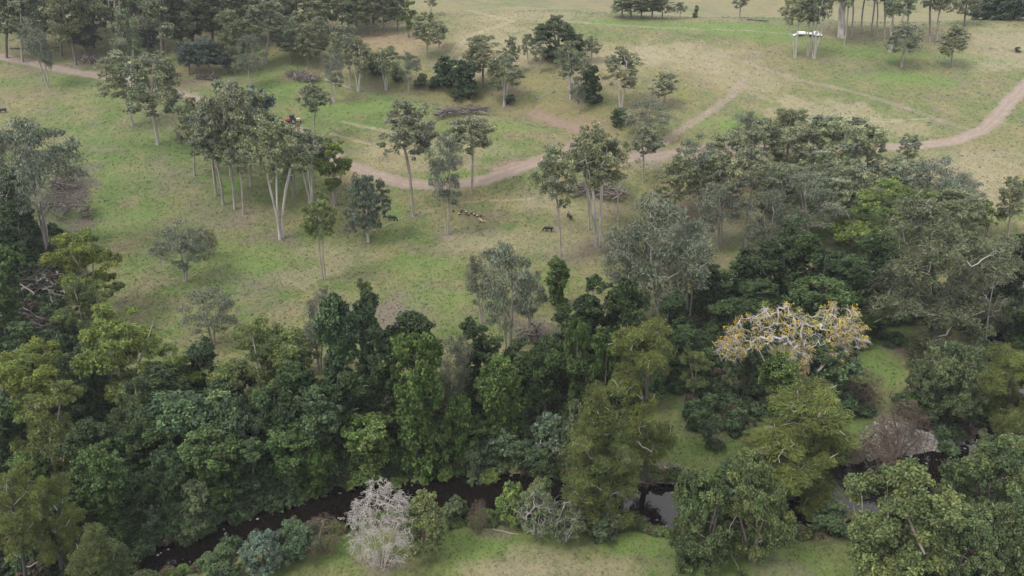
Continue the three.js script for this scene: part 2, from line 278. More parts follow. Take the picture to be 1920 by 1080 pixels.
  ["rain", -18.0, -105.6, 16.8, 12.5, 3.2, "dark domed tree at the forest edge below the bare brown patch"],
  ["vineB", -15.3, -88.7, 24.9, 9.6, 2.6, "big vine tower with yellow-green top in the middle of the forest"],
  ["gumS", -9.8, -97.1, 20.0, 7.2, 1.9, "grey topped tree with pale stem in the middle forest"],
  ["rain", -21.0, -93.4, 22.3, 8.5, 4.2, "dark evergreen left of the big vine tower"],
  ["rain", -5.6, -101.2, 18.7, 8.9, 1.0, "dark evergreen between the grey topped tree and the wispy gum"],
  ["vine", -2.1, -92.4, 17.2, 8.1, 0.4, "tall leafy vine column right of the big vine tower"],
  ["rain", 1.1, -101.2, 14.4, 7.8, -0.2, "dark tree right of the tall leafy vine column"],
  ["vine", -11.3, -88.4, 9.8, 5.7, 2.2, "rounded vine mound at the foot of the big vine tower"],
  ["vine", -6.4, -89.9, 9.6, 6.0, 1.2, "rounded vine mound below the tall vine column"],
  ["vineB", -22.8, -86.7, 11.6, 8.8, 4.6, "bright leafy vine mound left of the big vine tower above the creek"],
  ["vineB", -30.1, -83.8, 9.3, 5.1, 6.1, "yellow-green creeper mound on the creek bank at the left"],
  ["rain", -27.8, -91.0, 16.9, 9.5, 5.5, "dark evergreen at the left of the bright vine mound"],
  ["pale", -1.3, -90.3, 6.0, 5.7, 0.2, "whitish leaved shrub below the tall vine column"],
  ["pale", 5.9, -91.0, 7.7, 6.6, -1.1, "silvery leaved shrub left of the dense olive she-oak"],
  ["bush", 9.8, -88.8, 11.8, 6.8, -2.0, "green bush behind the dense olive she-oak"],
  ["bush", -5.1, -87.7, 6.5, 6.0, 1.0, "low green bush on the far creek bank"],
  ["bush", 2.1, -87.8, 7.1, 6.0, -0.4, "olive bush on the far creek bank right of the whitish shrub"],
  ["bush", 5.1, -86.4, 6.1, 5.1, -1.0, "dark green bush at the water, left of the dense olive she-oak"],
  ["vineB", -8.6, -88.9, 15.0, 5.2, 1.7, "fresh green creeper at the foot of the grey topped tree"],
  ["gumS", -35.9, -112.0, 18.5, 8.6, 6.2, "grey crowned tree with drooping top at the forest edge"],
  ["vineD", -29.3, -97.1, 25.4, 7.6, 5.8, "black-green vine tower at the forest edge"],
  ["vineD", -25.9, -104.9, 21.8, 5.3, 4.8, "slim vine tower topped with yellowish leaves"],
  ["wattleG", -29.4, -122.7, 15.0, 5.3, 4.7, "yellowish feathery treetop above the slim vine tower"],
  ["wattle", -67.0, -101.2, 22.3, 17.7, 10.6, "spreading yellow-green tree in the left forest"],
  ["wattle", -80.1, -97.1, 18.9, 16.3, 11.7, "yellow-green tree at the left edge of the forest"],
  ["wattleG", -70.6, -85.1, 19.2, 14.1, 11.6, "pale yellow-green layered tree leaning at the lower left"],
  ["wattleG", -42.4, -99.8, 21.8, 17.5, 6.9, "olive green layered tree above the dark forest"],
  ["wattle", -58.1, -99.8, 15.4, 10.1, 10.7, "small olive tree beside the spreading yellow-green one"],
  ["wattleG", -38.9, -111.9, 11.7, 8.0, 6.5, "pale olive tree at the forest edge left of the black-green tower"],
  ["gumP", -45.0, -89.6, 13.4, 7.2, 1.4, "fresh green gum with leaning white stem in the left forest"],
  ["vine", -56.0, -74.1, 15.6, 6.8, 4.0, "leaning vine smothered trunk at the lower left"],
  ["vine", -70.9, -78.4, 11.3, 6.3, 13.1, "vine covered tree at the lower left edge"],
  ["oak", -63.4, -64.6, 20.8, 8.4, 13.6, "olive she-oak in the bottom left corner"],
  ["oak", -60.7, -67.3, 18.7, 7.9, 12.2, "olive she-oak just right of the corner one"],
  ["oakD", -51.5, -60.4, 15.4, 8.7, 11.4, "dark feathery she-oak at the bottom left"],
  ["camph", -50.9, -61.2, 11.9, 7.4, 11.3, "green rounded tree at the bottom beside the creek mouth"],
  ["rain", -78.9, -85.1, 16.5, 8.3, 15.9, "dark evergreen at the left edge below the layered leaning tree", "evergreens of the left forest"],
  ["dark", -72.4, -97.1, 15.2, 10.0, 13.4, "dark evergreen between the two yellow-green trees at the left", "evergreens of the left forest"],
  ["rain", -87.0, -107.0, 13.6, 10.6, 14.8, "dark evergreen just under the debris heap at the left edge", "evergreens of the left forest"],
  ["camph", -61.6, -91.0, 15.9, 9.5, 12.0, "dark evergreen under the spreading yellow-green tree", "evergreens of the left forest"],
  ["rain", -58.3, -94.6, 14.1, 9.8, 11.0, "dark evergreen right below the spreading yellow-green tree's trunk", "evergreens of the left forest"],
  ["rain", -54.9, -102.6, 14.1, 9.0, 9.9, "small dark evergreen at the paddock edge left of the olive layered tree", "evergreens of the left forest"],
  ["rain", -48.0, -97.1, 12.1, 10.5, 8.9, "dark evergreen behind the fresh green gum with white stem", "evergreens of the left forest"],
  ["vineD", -51.6, -87.5, 14.2, 10.1, 10.3, "dark evergreen left of the fresh green gum, one row lower", "evergreens of the left forest"],
  ["rain", -56.7, -84.6, 13.6, 9.6, 11.5, "dark evergreen right of the leaning vine smothered trunk", "evergreens of the left forest"],
  ["dark", -42.3, -87.5, 14.2, 10.1, 8.5, "dark evergreen just below the fresh green gum with white stem", "evergreens of the left forest"],
  ["rain", -37.5, -88.6, 16.3, 9.9, 7.6, "dark evergreen below the olive green layered tree", "evergreens of the left forest"],
  ["rain", -34.2, -91.0, 19.0, 9.5, 6.9, "dark evergreen at the forest edge left of the black-green tower's foot", "evergreens of the left forest"],
  ["vineD", -30.1, -87.5, 15.9, 8.5, 6.1, "dark evergreen below the black-green vine tower", "evergreens of the left forest"],
  ["vine", -45.1, -81.1, 12.9, 9.3, 9.5, "dark evergreen in the lowest row, two crowns below the fresh green gum", "evergreens of the left forest"],
  ["dark", -50.8, -78.9, 11.8, 8.7, 10.8, "dark evergreen low in the forest above the narrow creek", "evergreens of the left forest"],
  ["rain", -39.1, -82.4, 11.0, 9.0, 8.1, "dark evergreen low in the forest left of the creeper mound", "evergreens of the left forest"],
  ["vine", -33.9, -84.0, 12.1, 8.3, 7.0, "dark evergreen touching the left of the yellow-green creeper mound", "evergreens of the left forest"],
  ["rain", -64.5, -82.8, 13.5, 9.0, 13.2, "dark evergreen behind the leaning vine smothered trunk", "evergreens of the left forest"],
  ["rain", -54.0, -75.2, 11.2, 6.9, 11.8, "dark evergreen at the creek bend near the bottom left", "evergreens of the left forest"],
  ["rain", -61.7, -73.1, 12.0, 7.5, 13.7, "dark evergreen between the vine covered tree and the bottom left she-oaks", "evergreens of the left forest"],
  ["bush", -46.3, -76.1, 8.9, 7.0, 9.9, "low bush at the forest's foot above the narrow creek", "bushes along the left creek bank"],
  ["bush", -32.9, -83.0, 6.3, 5.8, 6.6, "low bush at the foot of the yellow-green creeper mound", "bushes along the left creek bank"],
  ["pale", -51.9, -75.4, 4.2, 3.1, 10.9, "silvery broad leaved shrub above the creek at the lower left"],
  ["bareG", -17.6, -68.4, 15.1, 10.1, 4.3, "leafless silvery grey tree on the near creek bank"],
  ["round", -12.0, -70.1, 11.7, 6.3, 2.8, "rounded green bush beside the leafless grey tree"],
  ["bush", -29.3, -70.1, 6.6, 7.3, 6.6, "leafy shrub on the near bank left of the leafless tree"],
  ["palebush", -33.5, -67.7, 6.2, 6.4, 7.7, "blue-green shrub on the near bank by the narrow creek"],
  ["twig", -25.8, -70.6, 6.8, 6.6, 5.8, "tangled twiggy shrub just left of the leafless grey tree"],
  ["bush", -38.1, -65.9, 5.0, 5.6, 8.9, "low green shrub at the bottom by the narrow creek"],
  ["twig", -4.7, -74.1, 7.2, 3.5, 1.0, "small grey dead shrub on the near bank with ivy"],
  ["bushB", 0.0, -75.9, 7.6, 5.1, 0.0, "bright lime green shrub at the water's edge"],
  ["twigG", 3.5, -73.6, 8.7, 6.8, -0.8, "mixed twiggy green shrub right of the lime green one"],
  ["round", 4.2, -80.7, 7.1, 4.1, -0.9, "upright green shrub behind the lime green one"],
  ["twigG", 7.5, -73.1, 8.2, 6.8, -1.7, "tangled leafy shrub at the foot of the dense she-oak"],
  ["bush", -8.6, -76.6, 5.3, 5.1, 1.8, "low olive shrub between the rounded bush and the grey dead shrub"],
  ["bush", 12.8, -73.1, 5.2, 5.3, -2.8, "low shrub under the dense olive she-oak"],
  ["bushB", -18.2, -86.1, 2.2, 3.7, 3.5, "bright bank plant straight across the creek from the leafless grey tree", "bright plants on the far creek bank"],
  ["bushB", -14.4, -86.7, 2.8, 3.9, 2.8, "second bright bank plant right of the leafless tree, across the creek", "bright plants on the far creek bank"],
  ["bushB", -10.7, -87.4, 3.2, 3.9, 2.1, "third bright bank plant right of the leafless tree, across the creek", "bright plants on the far creek bank"],
  ["bushB", -21.9, -85.7, 2.2, 3.4, 4.2, "bright bank plant on the far bank just left of the leafless tree's top", "bright plants on the far creek bank"],
  ["bushB", -3.4, -86.8, 2.6, 3.4, 0.7, "bright bank plant beyond the creek near the whitish leaved shrub", "bright plants on the far creek bank"],
  ["bushB", -25.1, -85.1, 1.8, 3.3, 4.9, "leftmost bright bank plant on the far side of the creek", "bright plants on the far creek bank"],
  ["gumA", 58.6, -186.8, 16.2, 11.6, -6.8, "grey gum on the slope between the pale white stemmed gum and the feathery one"],
  ["gumA", 85.5, -167.3, 18.1, 13.4, -9.4, "gum with grey crown just above the flat topped olive tree"],
  ["gumA", 78.7, -175.0, 17.1, 12.4, -9.5, "grey gum below the big domed tree by the road"],
  ["gumS", 59.9, -152.1, 19.9, 11.2, -8.2, "see-through gum at the lower left of the wide grey gum"],
  ["gumA", 98.0, -178.7, 13.1, 11.2, -9.6, "gum on the slope below the road, left of the grey-green one"],
  ["wattleG", 99.1, -162.0, 13.8, 13.0, -10.9, "olive tree left of the huge gum's top on the slope"],
  ["gumD", 105.8, -159.7, 15.1, 14.2, -11.3, "dark gum just behind the huge olive grey gum"],
  ["wattleG", 80.7, -157.9, 12.4, 11.5, -10.4, "olive tree against the left side of the flat topped tree"],
  ["gumS", 50.6, -160.0, 19.1, 11.7, -6.6, "thin grey gum on the bare ground left of the brown trunked tall gum"],
  ["gumS", 36.6, -150.5, 16.0, 13.6, -5.0, "pale feathery gum just behind the large white limbed one"],
  ["gumB", -111.2, -256.1, 12.4, 9.2, 9.9, "bushy young gum above the track between the broad dark gum and the saplings"],
  ["gumA", -77.5, -273.5, 14.6, 11.6, 6.6, "gum on the green slope left of the rounded gum"],
  ["gumB", -155.9, -275.3, 11.1, 11.7, 12.9, "low bushy gum behind the leaning dark gum by the track"],
  ["gumB", -133.0, -274.2, 10.2, 10.9, 11.1, "low bushy gum beside the white limbed V fork"],
  ["gumD", -117.4, -297.6, 21.1, 18.7, 9.4, "gum in the wood above the dirt track at the upper left", "gums of the upper left wood"],
  ["gumD", -103.5, -299.8, 20.3, 18.8, 8.2, "gum in the wood above the dirt track at the upper left", "gums of the upper left wood"],
  ["gumD", -89.8, -308.3, 17.8, 17.1, 7.0, "gum in the wood above the dirt track at the upper left", "gums of the upper left wood"],
  ["gumD", -74.2, -285.5, 15.9, 12.8, 6.1, "round crowned gum at the right end of the upper left wood"],
];
const CREEK = [[-57.4, -65.4, 2.2], [-51.8, -68.7, 1.3], [-47.2, -71.6, 1.3], [-40.1, -75.1, 1.5], [-33.9, -77.9, 1.8], [-28.2, -80.4, 2.4], [-21.2, -82.2, 2.6], [-13.2, -83.2, 3.6], [-7.4, -83.3, 4.0], [-0.8, -83.4, 3.2], [6.5, -82.3, 2.4], [13.8, -81.3, 2.4], [20.2, -80.7, 2.8], [27.3, -80.0, 2.8], [35.2, -79.6, 2.6], [41.7, -80.1, 2.8], [48.1, -82.0, 3.6], [55.7, -84.5, 4.2], [62.4, -86.5, 3.2], [68.1, -87.7, 2.2], [77.7, -91.2, 2.0], [87.4, -99.2, 2.0], [94.3, -111.6, 2.4], [99.2, -123.3, 3.0], [111.2, -130.3, 3.0], [125.4, -134.6, 3.0]];
const GULLY = [[26.5, -215.1, 1.0], [16.5, -222.5, 2.5], [3.4, -230.0, 3.2], [-10.3, -234.0, 3.5], [-24.4, -240.2, 3.2], [-38.9, -244.6, 2.6], [-50.1, -248.5, 1.6], [-61.8, -253.2, 0.6]];
const PROFILE = [[200, 10], [100, 8], [0, 6], [-40, 3.6], [-62, 1.8], [-84, 0.6], [-100, 1.4], [-130, 2.5], [-168, 5.8], [-192, 11.5], [-228, 19], [-260, 26], [-288, 31.2], [-304, 33.6], [-318, 33.4], [-336, 30.5], [-360, 26.5], [-400, 27], [-460, 35], [-550, 52], [-700, 85], [-1000, 110], [-2500, 120]];
const TRACKS = [[2.4, "dirt", 1, [[-193.7, -273.8], [-185.0, -271.6], [-171.0, -266.7], [-151.6, -258.0], [-132.1, -251.3], [-113.0, -243.1], [-99.9, -235.7], [-85.4, -227.4], [-70.2, -219.9], [-60.1, -210.6], [-48.3, -198.1], [-38.3, -191.9], [-29.1, -188.5], [-18.9, -187.4], [-8.8, -189.4], [0.0, -194.3], [7.6, -200.2], [17.0, -203.8], [28.9, -200.2], [41.3, -201.9], [57.1, -204.6], [72.6, -204.6], [90.1, -206.0], [106.2, -207.2], [119.0, -208.0], [130.8, -210.0], [141.7, -216.1], [151.0, -224.7], [164.0, -239.4], [173.4, -248.6], [188.2, -263.5]]], [1.7, "dirt", 0.6, [[78.0, -250.7], [71.0, -237.8], [61.8, -226.9], [53.6, -218.6], [43.9, -208.8], [33.7, -202.3], [21.3, -200.3]]], [2.0, "red", 0.75, [[6.8, -231.2], [13.4, -226.1], [19.8, -221.8], [23.6, -217.8], [19.1, -212.4], [15.5, -204.6]]], [0.9, "dirt", 0.55, [[20.7, -298.7], [28.9, -297.5], [49.3, -295.3], [69.8, -294.6], [90.1, -293.5], [106.2, -292.1], [121.9, -289.8]]], [1.3, "dirt", 0.4, [[79.4, -266.1], [85.7, -261.0], [97.5, -250.6], [106.5, -245.4], [115.2, -240.0], [125.8, -231.5], [132.4, -223.7], [139.1, -217.3]]], [0.8, "red", 1, [[-4.5, -195.0], [0.0, -197.8], [6.1, -200.1], [10.8, -203.1]]], [0.8, "tan", 0.5, [[-52.7, -222.3], [-42.1, -217.6], [-31.7, -212.1], [-20.5, -210.9], [-9.4, -210.0]]], [0.8, "tan", 0.5, [[-54.6, -215.2], [-42.2, -208.1], [-30.7, -203.2]]], [1.6, "tan", 0.6, [[-17.7, -320.5], [0.0, -299.3], [-12.1, -288.6], [-19.4, -275.6], [-22.5, -264.2]]], [0.5, "tan", 0.6, [[107.4, -228.0], [113.0, -224.9], [122.5, -223.7], [129.6, -224.9]]], [0.5, "tan", 0.7, [[106.5, -225.3], [112.2, -222.9], [120.5, -223.0]]], [0.4, "tan", 0.6, [[-35.1, -169.0], [-27.7, -175.1], [-14.1, -180.4], [5.7, -181.9]]]];
const PATCHES = [[-23.8, -133.4, 9, 9, "litter", 0.9], [-25.8, -127.5, 6, 5, "litter", 0.8], [-72.8, -174.1, 14, 9, "litter", 0.45], [-57.2, -163.5, 5, 4, "litter", 0.7], [-16.3, -166.7, 3.5, 2.5, "litter", 0.8], [-25.6, -175.3, 3, 2, "litter", 0.5], [20.9, -161.4, 7, 4, "litter", 0.5], [11.4, -154.7, 5, 3, "litter", 0.5], [-159.0, -261.7, 18, 6, "litter", 0.7], [-152.5, -270.1, 8, 8, "litter", 0.7], [-107.7, -240.7, 8, 5, "dirt", 0.8], [-101.7, -252.1, 16, 8, "litter", 0.6], [-48.2, -246.5, 8, 4, "litter", 0.7], [54.7, -178.3, 18, 12, "red", 0.6], [62.6, -182.4, 12, 10, "red", 0.5], [39.7, -172.0, 16, 12, "litter", 0.5], [48.3, -167.4, 14, 10, "litter", 0.6], [28.1, -223.4, 7, 6, "red", 0.5], [19.9, -223.1, 6, 4, "red", 0.5], [36.5, -199.9, 16, 6, "dirt", 0.6], [53.8, -203.3, 14, 6, "dirt", 0.5], [0.0, -196.7, 8, 5, "red", 0.8], [-67.3, -217.7, 6, 4, "dirt", 0.9], [7.2, -184.7, 9, 5, "litter", 0.3], [21.8, -157.4, 18, 6, "litter", 0.4], [-13.5, -169.1, 10, 6, "litter", 0.35], [-40.9, -157.1, 14, 9, "tan", 0.5], [-48.7, -147.2, 8, 6, "tan", 0.5], [-1.9, -273.6, 22, 26, "tan", 0.8], [-14.7, -256.2, 16, 12, "tan", 0.7], [-38.9, -276.1, 20, 12, "rust", 0.8], [-52.1, -285.9, 22, 10, "rust", 0.7], [8.5, -305.9, 30, 10, "tan", 0.5], [35.5, -262.9, 26, 14, "tan", 0.8], [62.4, -266.8, 30, 16, "tan", 0.8], [79.2, -250.0, 20, 14, "tan", 0.6], [100.2, -226.6, 24, 12, "tan", 0.8], [114.0, -218.9, 22, 10, "tan", 0.6], [89.2, -234.7, 10, 6, "tan", 0.9], [181.0, -271.1, 30, 14, "tan", 0.8], [191.3, -290.4, 30, 14, "tan", 0.7], [115.9, -190.8, 30, 12, "tan", 0.8], [134.5, -198.7, 30, 10, "tan", 0.5], [126.8, -183.3, 20, 10, "tan", 0.8], [-93.0, -339.1, 20, 8, "tan", 0.9], [11.2, -179.0, 14, 5, "tan", 0.6], [5.3, -163.9, 22, 8, "tan", 0.5], [-7.8, -161.6, 14, 6, "tan", 0.4], [23.7, -177.0, 14, 5, "tan", 0.5], [-36.4, -178.2, 8, 4, "tan", 0.4], [-24.0, -196.5, 20, 6, "tan", 0.5], [-32.4, -204.6, 14, 5, "tan", 0.6], [-9.3, -204.9, 14, 6, "tan", 0.5], [-96.7, -190.6, 12, 8, "litter", 0.3], [-99.7, -198.8, 8, 6, "litter", 0.3], [-59.5, -146.7, 14, 7, "litter", 0.3], [66.4, -298.3, 34, 8, "lush", 1], [90.6, -295.2, 30, 8, "lush", 1], [39.5, -299.2, 24, 6, "lush", 0.9], [103.0, -288.3, 20, 8, "lush", 0.9], [118.0, -278.7, 22, 10, "lush", 0.7], [133.6, -273.5, 20, 10, "lush", 0.6], [137.5, -251.1, 26, 6, "lush", 0.7], [161.4, -270.4, 18, 8, "lush", 0.6], [130.8, -252.7, 14, 4, "lush", 0.8], [-45.8, -231.2, 20, 5, "lush", 0.8], [-52.0, -228.1, 10, 5, "lush", 0.8], [-34.0, -232.4, 14, 4, "lush", 0.6], [3.3, -219.0, 14, 5, "lush", 0.7], [-14.7, -191.7, 10, 3, "lush", 0.9], [-20.6, -191.6, 8, 3, "lush", 0.8], [-71.2, -246.2, 26, 8, "lush", 0.7], [-81.8, -260.0, 16, 10, "lush", 0.7], [-99.4, -256.4, 16, 5, "lush", 0.6], [66.4, -218.2, 9, 5, "lush", 0.9], [58.7, -220.1, 8, 5, "lush", 0.5], [-176.7, -310.6, 14, 10, "lush", 0.7], [-120.4, -269.0, 10, 5, "lush", 0.8], [-155.9, -251.7, 20, 6, "lush", 0.4], [-132.8, -240.0, 16, 7, "lush", 0.5], [-113.3, -213.8, 20, 8, "lush", 0.35], [-111.2, -190.4, 16, 8, "lush", 0.4], [-99.4, -168.9, 14, 8, "lush", 0.5], [-64.7, -155.8, 14, 8, "lush", 0.6], [-59.6, -151.4, 10, 6, "lush", 0.5], [-30.6, -176.1, 5, 6, "lush", 0.9], [-30.1, -167.0, 5, 8, "lush", 0.7], [-25.0, -152.2, 14, 8, "lush", 0.6], [-15.2, -138.8, 12, 7, "lush", 0.6], [-8.4, -178.1, 5, 3, "lush", 0.5], [9.8, -147.8, 8, 5, "lush", 0.5], [-36.2, -122.5, 8, 8, "lush", 0.5], [72.4, -122.6, 9, 10, "lush", 1], [68.9, -112.0, 10, 7, "lush", 1], [77.8, -130.0, 6, 6, "lush", 0.6], [58.8, -97.1, 6, 5, "lush", 0.7], [75.9, -119.8, 5, 4, "litter", 0.8], [28.6, -91.0, 5, 4, "lush", 0.5], [27.3, -93.4, 6, 5, "lush", 0.5], [24.9, -247.2, 10, 8, "rust", 0.5], [57.0, -237.5, 7, 5, "ochre", 0.8], [30.1, -227.5, 6, 4, "ochre", 0.7], [7.1, -247.9, 12, 10, "ochre", 0.4], [0.0, -240.9, 12, 6, "litter", 0.4], [64.9, -91.5, 8, 7, "stone", 1], [71.6, -95.2, 7, 6, "stone", 1], [69.1, -93.3, 6, 6, "stone", 0.9], [59.3, -90.9, 10, 5, "litter", 0.9], [66.1, -97.1, 6, 6, "litter", 0.8], [48.5, -84.6, 4, 3, "stone", 0.7], [41.7, -84.5, 6, 4, "stone", 0.8], [23.4, -84.9, 7, 4, "stone", 0.6], [-48.4, -74.6, 3.5, 2.5, "stone", 0.7], [-41.9, -78.0, 4, 2.5, "ochre", 0.6], [-37.1, -80.5, 4, 2.5, "stone", 0.45], [-33.9, -82.1, 4, 2, "ochre", 0.7], [-44.5, -76.6, 4, 2, "stone", 0.7], [-17.0, -86.8, 6, 2, "lush", 0.9], [-21.9, -85.7, 4, 1.5, "ochre", 0.7], [-18.5, -66.8, 8, 4, "lush", 0.5], [-4.5, -73.1, 9, 4, "lush", 0.7], [3.0, -73.1, 8, 4, "lush", 0.6], [-8.1, -70.1, 7, 4, "lush", 0.6], [16.8, -74.6, 10, 5, "lush", 0.8], [28.5, -69.6, 9, 5, "lush", 1], [-23.9, -72.1, 6, 5, "lush", 0.8], [38.9, -68.2, 8, 5, "lush", 0.6], [7.2, -68.2, 8, 3, "tan", 0.6], [-0.7, -66.8, 9, 3, "tan", 0.7], [2.9, -70.1, 5, 2, "tan", 0.5], [13.6, -67.3, 6, 3, "tan", 0.4], [35.0, -67.3, 8, 3, "litter", 0.5], [-17.3, -68.2, 4.5, 3, "litter", 0.8], [-2.3, -74.1, 4, 2, "litter", 0.6], [-118.2, -183.2, 9, 14, "debris", 1], [-103.6, -136.9, 9, 16, "debris", 1], [-98.4, -127.4, 8, 8, "debris", 1], [-109.0, -169.2, 7, 6, "debris", 0.9], [3.3, -126.7, 7, 6, "debris", 0.8], [54.4, -150.0, 6, 4, "debris", 0.7], [-60.3, -105.5, 8, 6, "red", 0.5], [22.2, -183.6, 9, 3, "litter", 0.5]];
const FOREST_FLOOR = [[-89.7, -111.7, 12], [-75.1, -102.6, 12], [-62.3, -94.6, 12], [-51.6, -89.8, 12], [-42.3, -87.5, 12], [-34.4, -89.8, 12], [-28.0, -92.2, 11], [-21.4, -94.6, 10], [-14.5, -97.1, 9], [-7.3, -98.5, 9], [0.0, -101.2, 9], [7.5, -102.6, 9], [13.4, -105.6, 9], [22.2, -113.7, 10], [31.3, -118.9, 10], [41.4, -126.4, 10], [51.8, -132.3, 11], [61.4, -134.2, 12], [69.7, -132.1, 11], [78.9, -138.0, 9], [-71.5, -85.1, 10], [-58.8, -76.2, 9], [-52.0, -78.4, 10], [-43.3, -80.6, 9], [-34.6, -83.5, 8], [-25.4, -87.0, 7], [-17.1, -88.5, 6], [-116.9, -154.4, 10], [-108.1, -136.8, 12], [-99.7, -120.2, 12], [104.6, -128.0, 12], [46.0, -105.6, 8], [36.6, -102.6, 8], [55.6, -105.6, 7], [75.6, -99.8, 7], [-67.1, -72.1, 10], [-60.7, -69.3, 10], [59.1, -68.2, 9], [68.3, -74.1, 9]];
const HEAPS = [
[
22.4,
-183.4,
19.7,
4.86,
-0.22,
"long heap of grey logs and branches below the road"
],
[
-15.2,
-225.1,
18.7,
2.98,
0.33,
"low heap of felled branches on the spur beside the gully"
],
[
-70.8,
-251.0,
15.9,
2.71,
-0.6,
"dark heap of fallen timber on the green slope at upper left"
],
[
-120.0,
-185.5,
10.1,
8.62,
0.01,
"splintered timber debris at the upper end of the left edge heap"
],
[
-111.9,
-172.2,
10.6,
10.23,
-0.02,
"splintered timber debris in the middle of the left edge heap"
],
[
-99.1,
-136.0,
10.3,
9.17,
0.02,
"splintered timber debris below the leaning yellow-green tree"
],
[
-95.4,
-123.8,
9.6,
8.04,
0.0,
"brown stump and timber debris at the lower end of the left edge heap"
],
[
3.7,
-122.8,
6.4,
4.27,
-0.01,
"brown brush heap at the forest edge in the middle"
],
[
54.0,
-144.1,
9.6,
3.6,
-0.03,
"grey timber heap at the paddock edge of the right thicket"
],
[
-151.1,
-267.0,
9.5,
2.66,
-0.07,
"brown brush heap beside the dirt track at upper left"
],
[
-104.2,
-252.9,
8.2,
2.19,
0.02,
"dark brush heap at the edge of the upper left wood"
],
[
21.0,
-85.8,
5.0,
1.17,
-0.03,
"small drift of sticks on the bank beside the tall she-oak"
]
];
const LOGS = [[[15.6, -82.4], [20.3, -84.5], 0.38, "weathered log lying across the creek beside the she-oaks"], [[-2.7, -74.8], [0.9, -73.8], 0.1, "short pale stick lying on the near bank grass"], [[7.8, -236.2], [13.9, -239.6], 0.3, "grey fallen trunk lying up the gully bank"], [[-6.2, -76.5], [-1.6, -78.1], 0.22, "grey driftwood log by the small dead shrub"], [[-110.8, -280.5], [-95.2, -274.5], 0.35, "dark fallen trunk in the upper left wood"], [[93.9, -307.8], [101.7, -305.3], 0.35, "dark fallen log on the green ridge"], [[-184.4, -277.9], [-167.1, -280.2], 0.35, "dark fallen trunk above the dirt track at upper left"], [[-63.0, -249.5], [-53.0, -243.7], 0.3, "pale fallen branch at the lower end of the fallen timber heap"], [[53.8, -87.5], [59.3, -90.6], 0.12, "thin pale fallen limb leaning to the creek pool"]];
const ROUNDS = [[-13.7, -175.3, 1], [-11.9, -176.1, 1], [-11.3, -174.8, 0], [-12.0, -175.3, 0], [-13.0, -176.7, 0], [-13.3, -176.1, 0], [-10.5, -175.5, 0], [-9.8, -175.0, 1], [-9.6, -174.9, 0], [-9.0, -174.3, 1], [-8.1, -174.3, 0], [-15.3, -176.7, 0], [-8.3, -173.0, 2], [-8.1, -172.7, 2], [-8.0, -172.3, 2], [-7.6, -172.0, 2], [-7.0, -172.0, 2]];
const SPOTS = {"cow_a": [-30.9, -173.3], "cow_b": [9.2, -167.6], "cow_c": [14.8, -173.2], "cow_d": [-160.6, -228.8], "ute": [115.3, -290.4], "trailer": [110.2, -290.9], "tractor": [-67.7, -221.6], "post": [67.5, -104.8], "post2": [58.9, -109.4]};

function profile(z) {
  const ps = PROFILE, n = ps.length;
  if (z >= ps[0][0]) return ps[0][1];
  if (z <= ps[n - 1][0]) return ps[n - 1][1];
  let i = 0; while (z < ps[i + 1][0]) i++;
  const tan = (k) => { const a = ps[Math.max(0, k - 1)], b = ps[Math.min(n - 1, k + 1)]; return (b[1] - a[1]) / (b[0] - a[0]); };
  const d = ps[i + 1][0] - ps[i][0], t = (z - ps[i][0]) / d, m0 = tan(i) * d, m1 = tan(i + 1) * d;
  return (2 * t ** 3 - 3 * t * t + 1) * ps[i][1] + (t ** 3 - 2 * t * t + t) * m0 + (-2 * t ** 3 + 3 * t * t) * ps[i + 1][1] + (t ** 3 - t * t) * m1;
}
function toLine(x, z, pts) {
  let bd = 1e9, bw = 0;
  for (let i = 0; i < pts.length - 1; i++) {
    const [ax, az, aw] = pts[i], [bx, bz, cw] = pts[i + 1], dx = bx - ax, dz = bz - az, L = dx * dx + dz * dz;
    const t = L ? clamp(((x - ax) * dx + (z - az) * dz) / L, 0, 1) : 0, d = Math.hypot(x - ax - t * dx, z - az - t * dz), w = aw + (cw - aw) * t;
    if (d - w < bd - bw) { bd = d; bw = w; }
  }
  return [bd, bw];
}
function height(x, z) {
  let h = profile(z);
  h += 22 * Math.exp(-(((x + 70) / 95) ** 2)) * smooth(-300, -400, z);
  h += (1.6 * Math.sin(x * 0.021 + 1.3) * Math.sin(z * 0.017 + 0.4) + 0.5 * Math.sin(x * 0.071 + z * 0.03) * Math.sin(z * 0.063 - 0.7)) * smooth(-95, -180, z);
  if (z > -190 && z < -30) { const [d, w] = toLine(x, z, CREEK), s = 1 - smooth(w * 0.7, w + 5.5 + 2.5 * (noise(x * 0.3, z * 0.3) - 0.5), d + 2.2 * (noise(x * 0.32, z * 0.32) - 0.5) + 1.1 * (noise(x * 0.9, z * 0.9) - 0.5)); h -= (h + 1.7) * s; }
  if (z > -330 && z < -170) { const [d, w] = toLine(x, z, GULLY); h -= w * (1 - smooth(0, 11, d)); }
  return h;
}
const relief = (x, z) => 0.5 * (fbm(x * 0.11, z * 0.11) - 0.47) + 0.16 * (noise(x * 0.8, z * 0.8) - 0.5);
const ground = (x, z) => height(x, z) + relief(x, z);

